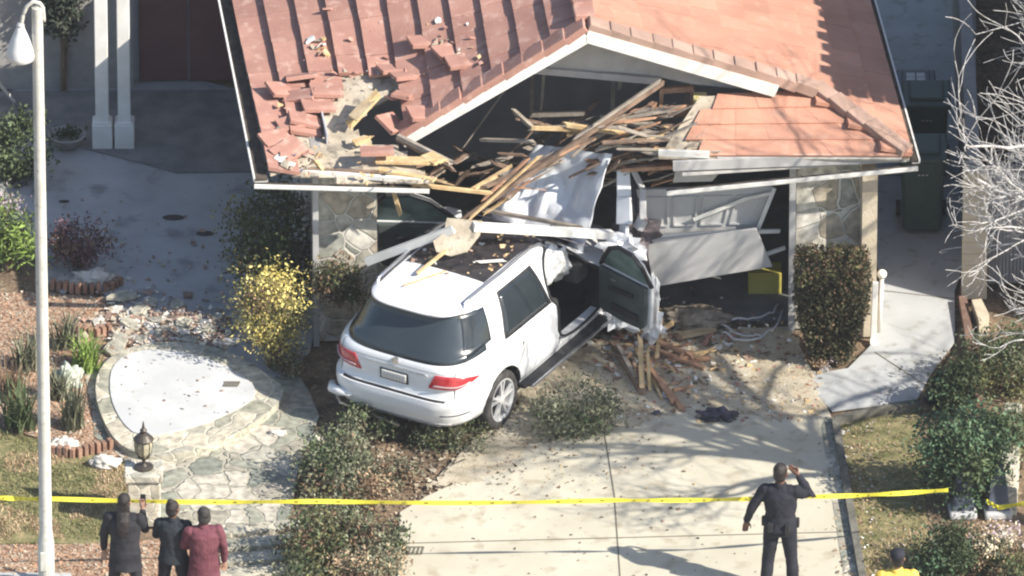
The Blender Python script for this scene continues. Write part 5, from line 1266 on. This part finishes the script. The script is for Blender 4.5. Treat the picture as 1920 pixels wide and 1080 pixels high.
# police tape
def tape(pts, lab, w_=.06):
    P = [Vector(p) for p in pts]; c = P[0].copy(); bm = bmesh.new(); pr = None; n_ = 40; rows = []
    for i in range(len(P)-1):
        for j in range(n_):
            u = j/n_; p = P[i].lerp(P[i+1], u); p.z -= .05*math.sin(math.pi*u)*(P[i+1]-P[i]).length/6; tw = .35*math.sin((i*n_+j)*.35); rows.append((p-c, tw))
    rows.append((P[-1]-c, 0)); vs = []
    for p, tw in rows:
        d = Vector((0, math.sin(tw), math.cos(tw)))*w_/2; vs.append((bm.verts.new(p-d), bm.verts.new(p+d)))
    for i in range(len(vs)-1): bm.faces.new([vs[i][0], vs[i+1][0], vs[i+1][1], vs[i][1]])
    o = obj('caution_tape', bm, M_yel); o.location = c; sd = o.modifiers.new('thick', 'SOLIDIFY'); sd.thickness = .002
    m2 = bmesh.new()
    for i in range(6, len(rows)-2, 3):
        p, tw = rows[i]; q_, _ = rows[i+1]
        if i % 12 < 9: add_box(m2, (p+q_)/2+Vector((0,-.004,0)), ((q_-p).length*.55,.001,w_*.34))
    tp = obj('faded_print', m2, M_ink, o); tp['kind'] = 'stuff'; tag(o, lab, 'caution tape'); return o
YT = bp.y
tape([V(-60,930,YT+.12), V(84,936,YT+.12)], 'yellow caution tape running from the left edge to the lamp post')
tape([V(90,935,YT+.12), V(600,940,-7.5), V(1150,938,-7.4), V(1500,932,-7.35), V(1778,919,-6.9)], 'long yellow caution tape stretched from the lamp post across the driveway')
tape([V(1850,940,-6.2), V(1872,952,-6.25), V(1990,930,-6.6)], 'short yellow caution tape tied to the right marker', .06)

# leaves fallen on the round pad
bm = bmesh.new(); random.seed(91)
scatter(bm, 60, lambda: random.uniform(215,470), lambda: random.uniform(665,800), [.01,.016,.03], [0,1], .118, pad_i)
tag(obj('pad_leaves', bm, [M_woodd, M_soil]), 'a few dark leaves lying on the round pad', 'leaf litter', kind='stuff')
# every counted splinter gets a description of its own
def word(n_):
    tn = ['','first','second','third','fourth','fifth','sixth','seventh','eighth','ninth','tenth','eleventh','twelfth','thirteenth','fourteenth','fifteenth','sixteenth','seventeenth','eighteenth','nineteenth']
    if n_ < 20: return tn[n_]
    t_, u_ = divmod(n_, 10); b_ = ['','','twenty','thirty','forty','fifty'][t_]
    return (b_[:-1]+'ieth') if u_ == 0 else b_+'-'+tn[u_]
PL = {'splintered laths along the leaning beam':('lath','along the leaning beam'), 'splintered laths at the torn right roof end':('lath','at the torn right roof end'), 'splintered boards over the garage door head':('board','over the garage door head'),
      'broken boards inside the roof space':('board','inside the roof space'), 'small splinters on the ground by the car door':('splinter','on the ground by the car door'), 'broken flagstones above the round pad':('flagstone','in the rubble above the round pad')}
CW = {'fresh_wood':'blond','orange_wood':'orange-brown','dark_wood':'dark brown','grey_wood':'grey','roof_felt':'dull beige','flagstone_border':'pale'}
bpy.context.view_layer.update()
for g_, (kind_, where) in PL.items():
    L_ = [o for o in COL.objects if o.get('group') == g_]; sub = {}
    for o in L_:
        sz = max(o.dimensions); c_ = CW.get(o.data.materials[0].name, 'brown'); q_ = 'short' if sz < .38 else ('medium' if sz < .62 else 'long')
        if kind_ == 'flagstone': q_ = 'small' if sz < .34 else 'large'
        sub.setdefault(q_+' '+c_, []).append(o)
    for k_, os_ in sub.items():
        os_.sort(key=lambda o: pix(o.location)[0])
        for i_, o in enumerate(os_): o['label'] = (k_+' '+kind_+' '+where) if len(os_) == 1 else (word(i_+1)+' '+k_+' '+kind_+' from the left '+where)

# thin morning haze between the aircraft and the street
bm = bmesh.new(); add_box(bm, (0,200,49.5), (640,830,102)); hz_ = bpy.data.materials.new('haze_air'); hz_.use_nodes = True; hn = hz_.node_tree; hn.nodes.clear()
ho = hn.nodes.new('ShaderNodeOutputMaterial'); hv = hn.nodes.new('ShaderNodeVolumePrincipled'); hv.inputs['Color'].default_value = (.88,.90,.94,1); hv.inputs['Density'].default_value = .00016; hv.inputs['Anisotropy'].default_value = .2
hn.links.new(hv.outputs[0], ho.inputs['Volume']); tag(obj('haze', bm, hz_), kind='stuff')
# ================================================================ PEOPLE
M_skinb = mat('skin_brown', (.13,.065,.045), (.19,.10,.07), 9, .55)
M_skint = mat('skin_tan', (.34,.20,.14), (.42,.26,.19), 9, .55)
M_hairk = mat('hair_black', (.012,.010,.010), (.04,.03,.028), 18, .45, .5, 90)
M_hairg = mat('hair_grey', (.018,.016,.015), (.06,.055,.05), 18, .6, .5, 90)
M_navy = mat('navy_cloth', (.011,.012,.019), (.02,.021,.031), 5, .85, .35, 14)
M_char = mat('charcoal_cloth', (.016,.016,.021), (.03,.03,.036), 5, .85, .35, 14)
M_teal = mat('dark_teal_cloth', (.014,.019,.025), (.026,.033,.040), 5, .85, .35, 14)
M_maroon = mat('maroon_cloth', (.10,.027,.04), (.155,.05,.065), 4, .85, .35, 14)
M_yell = mat('yellow_cloth', (.75,.48,.06), (.85,.60,.12), 4, .8, .3, 14)
def loft(bm, rings, n=16):
    """rings: (centre, rx, ry) horizontal-ish ellipses perpendicular to the chain"""
    R_ = []; cs = [Vector(r[0]) for r in rings]
    for i, (c, rx, ry) in enumerate(rings):
        d = cs[min(i+1, len(cs)-1)]-cs[max(i-1, 0)]; d.normalize()
        a = Vector((1,0,0)); a = (a-d*a.dot(d))
        if a.length < .2: a = Vector((0,1,0))-d*d.y
        a.normalize(); b_ = d.cross(a).normalized()
        R_.append([bm.verts.new(cs[i]+a*rx*math.cos(6.28318*k/n)+b_*ry*math.sin(6.28318*k/n)) for k in range(n)])
    for i in range(len(R_)-1):
        for k in range(n): bm.faces.new([R_[i][k], R_[i][(k+1)%n], R_[i+1][(k+1)%n], R_[i+1][k]])
    for rg, s in ((R_[0], -1), (R_[-1], 1)):
        i = 0 if s < 0 else len(cs)-1; j = 1 if s < 0 else len(cs)-2
        t = bm.verts.new(cs[i]+(cs[i]-cs[j]).normalized()*min(rings[i][1], rings[i][2])*.6)
        for k in range(n): bm.faces.new([rg[k], rg[(k+1)%n], t])
def blob(bm, c, s, rot=None):
    q = bmesh.ops.create_icosphere(bm, subdivisions=3, radius=1)
    for v in q['verts']:
        p = Vector((v.co.x*s[0], v.co.y*s[1], v.co.z*s[2])); v.co = (rot@p if rot else p)+Vector(c)
def fuse(name, bm, m, parent, vox=.011, smooth=3, folds=0):
    bmesh.ops.recalc_face_normals(bm, faces=bm.faces); o = obj(name, bm, m, parent, smooth=True)
    r = o.modifiers.new('fuse', 'REMESH'); r.mode = 'VOXEL'; r.voxel_size = vox; r.use_smooth_shade = True
    s = o.modifiers.new('soft', 'SMOOTH'); s.factor = .5; s.iterations = smooth
    if folds:
        tx = bpy.data.textures.get('folds') or bpy.data.textures.new('folds', 'CLOUDS'); tx.noise_scale = .12
        d = o.modifiers.new('folds', 'DISPLACE'); d.texture = tx; d.strength = folds; d.mid_level = .5
    return o
def hand(bm, w_, d, side, curl=.5):
    """palm and five fingers starting at wrist w_, pointing along d"""
    d = Vector(d).normalized(); a = d.cross(Vector((0,1,0))); 
    if a.length < .2: a = Vector((1,0,0))
    a.normalize(); n_ = d.cross(a).normalized()
    loft(bm, [(w_, .026,.020),(w_+d*.04,.036,.017),(w_+d*.085,.040,.015)], 10)
    for k in range(4):
        o_ = a*(-.030+.020*k); L_ = (.068,.078,.073,.058)[k]; p = w_+d*.085+o_
        q = p+d*L_*.5+n_*curl*.012; e = q+d*L_*.35+n_*curl*.030; loft(bm, [(p,.0095,.0095),(q,.0088,.0088),(e,.0075,.0075)], 8)
    p = w_+d*.03+a*(-.034)*side; q = p+d*.035-a*.022*side+n_*.01; e = q+d*.028-a*.006*side+n_*.012; loft(bm, [(p,.012,.012),(q,.010,.010),(e,.008,.008)], 8)
def person(label, px, py_top, H, yaw, skin, top, bottom, hair, arms, head=(0,0), hairkind='short', legs=.10, coat=0, bulk=1.0, X=None):
    """px, py_top: where the crown of the head shows; the feet are found from the height"""
    k = H/1.75; y0 = -8
    # feet position from the head position at height H
    top_pt = U(px, py_top, H); base = Vector((top_pt.x, top_pt.y, .0))
    t = thing('person', label, 'person', tuple(base), yaw); t.scale = (k,k,k); b = bulk
    hz, hx = head; HR = Matrix.Rotation(hz, 3, 'Z') @ Matrix.Rotation(hx, 3, 'X'); hc = Vector((0,.01,1.625))
    # skeleton points
    hip = [Vector((s*.09,0,.90)) for s in (-1,1)]; kn = [Vector((s*(.10+legs*.5),.02,.48)) for s in (-1,1)]; an = [Vector((s*(.10+legs),-.02,.08)) for s in (-1,1)]
    bm = bmesh.new()
    loft(bm, [((0,0,.86),.155*b,.105*b),((0,0,.95),.150*b,.10*b),((0,0,1.08),.130*b,.09*b),((0,0,1.22),.155*b,.10*b),((0,0,1.36),.17*b,.10*b),((0,0,1.43),.12,.08),((0,0,1.475),.06,.055)], 20)
    loft(bm, [((0,0,1.43),.058,.055),((0,.005,1.50),.052,.054),(hc-Vector((0,.0,.06)),.05,.055)], 14)
    def HP(x, y, z): return hc+HR@(Vector((x, y, z))*1.1)
    blob(bm, HP(0,0,.02), (.074,.092,.098), HR); blob(bm, HP(0,.025,-.055), (.056,.062,.062), HR); blob(bm, HP(0,.095,-.02), (.013,.02,.022), HR); blob(bm, HP(0,.085,-.06), (.026,.012,.010), HR)
    for s in (-1,1): blob(bm, HP(s*.076,-.005,-.01), (.010,.020,.031), HR); blob(bm, HP(s*.030,.078,.005), (.014,.012,.010), HR)
    for i, s in enumerate((-1,1)):
        loft(bm, [(hip[i],.085*b,.09*b),(hip[i].lerp(kn[i],.5),.072,.078),(kn[i],.054,.058),(kn[i].lerp(an[i],.4),.050,.056),(an[i],.036,.042)], 14)
        loft(bm, [(an[i]+Vector((0,-.04,-.03)),.036,.034),(an[i]+Vector((0,.06,-.045)),.042,.028),(an[i]+Vector((0,.15,-.055)),.036,.020)], 12)
        sh = Vector((s*.175*b,0,1.405)); el, wr, hd, cu = arms[i]; el = Vector(el); wr = Vector(wr)
        sd_ = (el-sh).normalized(); blob(bm, sh-Vector((s*.02,0,.015)), (.050,.050,.050)); blob(bm, Vector((s*.10,0,1.385)), (.07,.05,.040))
        loft(bm, [(sh,.054,.054),(sh.lerp(el,.5),.046,.048),(el,.038,.038),(el.lerp(wr,.4),.036,.036),(wr,.024,.026)], 12)
        hand(bm, wr, hd, s, cu)
    fuse('body', bm, skin, t, .0085, 2)
    # trousers
    bm = bmesh.new(); loft(bm, [((0,0,.84),.17*b,.125*b),((0,0,.92),.172*b,.122*b),((0,0,1.02),.150*b,.108*b)], 20)
    for i, s in enumerate((-1,1)): loft(bm, [(hip[i]+Vector((0,0,.02)),.100*b,.108*b),(hip[i].lerp(kn[i],.5),.090,.098),(kn[i],.074,.078),(kn[i].lerp(an[i],.5),.072,.078),(an[i]+Vector((0,0,-.01)),.066,.074)], 16)
    fuse('trousers', bm, bottom, t, .010, 3, .02)
    # jacket
    bm = bmesh.new(); L0 = .90-coat
    rings = [((0,0,L0),.185*b+.02*(coat>0),.135*b+.015),((0,0,L0+.10),.182*b,.13*b),((0,0,1.08),.165*b,.122*b),((0,0,1.22),.185*b,.130*b),((0,0,1.34),.190*b,.128*b),((0,0,1.41),.150*b,.105*b),((0,0,1.46),.085,.075)]
    if coat > .2: rings.insert(1, ((0,0,L0+.05),.19*b,.14*b))
    loft(bm, rings, 24)
    for i, s in enumerate((-1,1)):
        sh = Vector((s*.178*b,0,1.40)); el, wr, hd, cu = arms[i]; el = Vector(el); wr = Vector(wr); w2 = el.lerp(wr, .96)
        blob(bm, sh-Vector((s*.008,0,.01)), (.078,.080,.078)); blob(bm, Vector((s*.10,0,1.405)), (.10,.085,.062))
        loft(bm, [(sh-Vector((0,0,.01)),.072,.074),(sh.lerp(el,.5),.066,.068),(el,.058,.060),(el.lerp(wr,.5),.052,.054),(w2,.042,.044)], 14)
    fuse('jacket', bm, top, t, .010, 3, .025)
    bm = bmesh.new()
    for k_ in range(1):
        loft(bm, [((0,0,1.455),.080,.078),((0,-.005,1.49),.070,.070)], 18)
    fuse('collar', bm, top, t, .009, 1)
    for i in (0,1):
        bm = bmesh.new(); loft(bm, [(an[i]+Vector((0,-.05,-.035)),.044,.040),(an[i]+Vector((0,.06,-.045)),.050,.034),(an[i]+Vector((0,.17,-.055)),.042,.024)], 14); fuse('shoe', bm, M_black, t, .009, 1)
    # hair
    if hairkind != 'none':
        bm = bmesh.new(); blob(bm, HP(0,-.014,.035), (.083,.092,.095), HR)
        if hairkind == 'short': blob(bm, HP(0,-.045,-.02), (.075,.06,.08), HR)
        if hairkind == 'bob': blob(bm, HP(0,-.03,-.03), (.092,.075,.10), HR)
        if hairkind == 'bun': blob(bm, HP(0,-.05,-.02), (.078,.06,.08), HR); blob(bm, HP(0,-.03,.12), (.045,.045,.04), HR)
        if hairkind == 'long':
            blob(bm, HP(0,-.045,-.02), (.085,.06,.09), HR); loft(bm, [(HP(0,-.05,.0),.088,.055),(HP(0,-.075,-.10),.088,.045),(Vector((0,-.125,1.40)),.085,.035),(Vector((0,-.145,1.28)),.075,.030),(Vector((0,-.145,1.20)),.045,.02)], 16)
        if hairkind == 'cap': pass
        if hairkind != 'cap': fuse('hair', bm, hair, t, .010, 2, .012)
        else: bm.free()
    return t, HP
# arms: (elbow, wrist, hand direction, curl) for left (-x) and right (+x); figures face +y, away from the camera
down_l = (Vector((-.27,.0,1.13)), Vector((-.28,.05,.88)), (0,.1,-1), .6); down_r = (Vector((.27,.0,1.13)), Vector((.28,.05,.88)), (0,.1,-1), .6)
off_l = (Vector((-.33,-.02,1.15)), Vector((-.40,.06,.92)), (-.15,.3,-1), .9); off_r = (Vector((.36,.02,1.32)), Vector((.19,.10,1.56)), (-.55,.2,.5), .8)
t, HP = person('officer in dark navy uniform on the driveway, one hand raised to the head', 1464, 869, 1.84, R(-8), M_skinb, M_navy, M_navy, M_hairk, (off_l, off_r), head=(R(-15), R(8)), hairkind='short', legs=.07, bulk=1.06)
bm = bmesh.new(); loft(bm, [((0,0,.965),.182,.130),((0,0,1.01),.180,.128)], 24); fuse('duty_belt', bm, M_black, t, .009, 1)
for x, y in ((.19,.03),(-.19,.02),(-.10,-.13),(.10,-.135)):
    bm = bmesh.new(); add_box(bm, (x,y,.96), (.06,.06,.12)); obj('belt_pouch', bm, M_black, t, bevel=.012)
arms1 = (down_l, (Vector((.24,.10,1.18)), Vector((.20,.20,1.42)), (-.1,.2,1), .8))
t, HP = person('woman with long dark hair and charcoal coat, leftmost of three onlookers', 233, 925, 1.68, R(-8), M_skint, M_char, M_char, M_hairk, arms1, head=(R(-12), R(10)), hairkind='long', coat=.22, bulk=1.12)
bm = bmesh.new(); add_box(bm, (.20,.235,1.55), (.07,.012,.14)); ph = obj('smartphone', bm, M_black, None, bevel=.004); ph.matrix_world = Matrix.Translation(t.location) @ Matrix.Rotation(R(-8),4,'Z') @ Matrix.Diagonal((.96,.96,.96,1)); 
tag(ph, 'black phone held up by the leftmost woman', 'phone')
arms2 = ((Vector((-.25,.08,1.16)), Vector((-.12,.24,1.12)), (.6,.6,.2), .6), down_r)
person('person in dark teal jacket, middle one of the three onlookers', 324, 938, 1.62, R(-12), M_skinb, M_teal, M_navy, M_hairk, arms2, head=(R(-25), R(12)), hairkind='bun', coat=.05, bulk=1.06)
arms3 = ((Vector((-.26,.06,1.15)), Vector((-.18,.22,1.04)), (.4,.6,-.1), .6), down_r)
person('woman in a maroon coat, rightmost of the three onlookers', 381, 951, 1.60, R(6), M_skint, M_maroon, M_maroon, M_hairg, arms3, head=(R(28), R(4)), hairkind='bob', coat=.20, bulk=1.14)
t, HP = person('person in yellow shirt and dark cap, cut off by the bottom edge', 1683, 1031, 1.74, R(0), M_skint, M_yell, M_char, M_hairk, (down_l, down_r), head=(R(8), R(5)), hairkind='short', bulk=1.1)
bm = bmesh.new(); blob(bm, HP(0,-.005,.055), (.094,.106,.085)); blob(bm, HP(0,.09,.03), (.07,.07,.012)); fuse('cap', bm, M_navy, t, .009, 1)
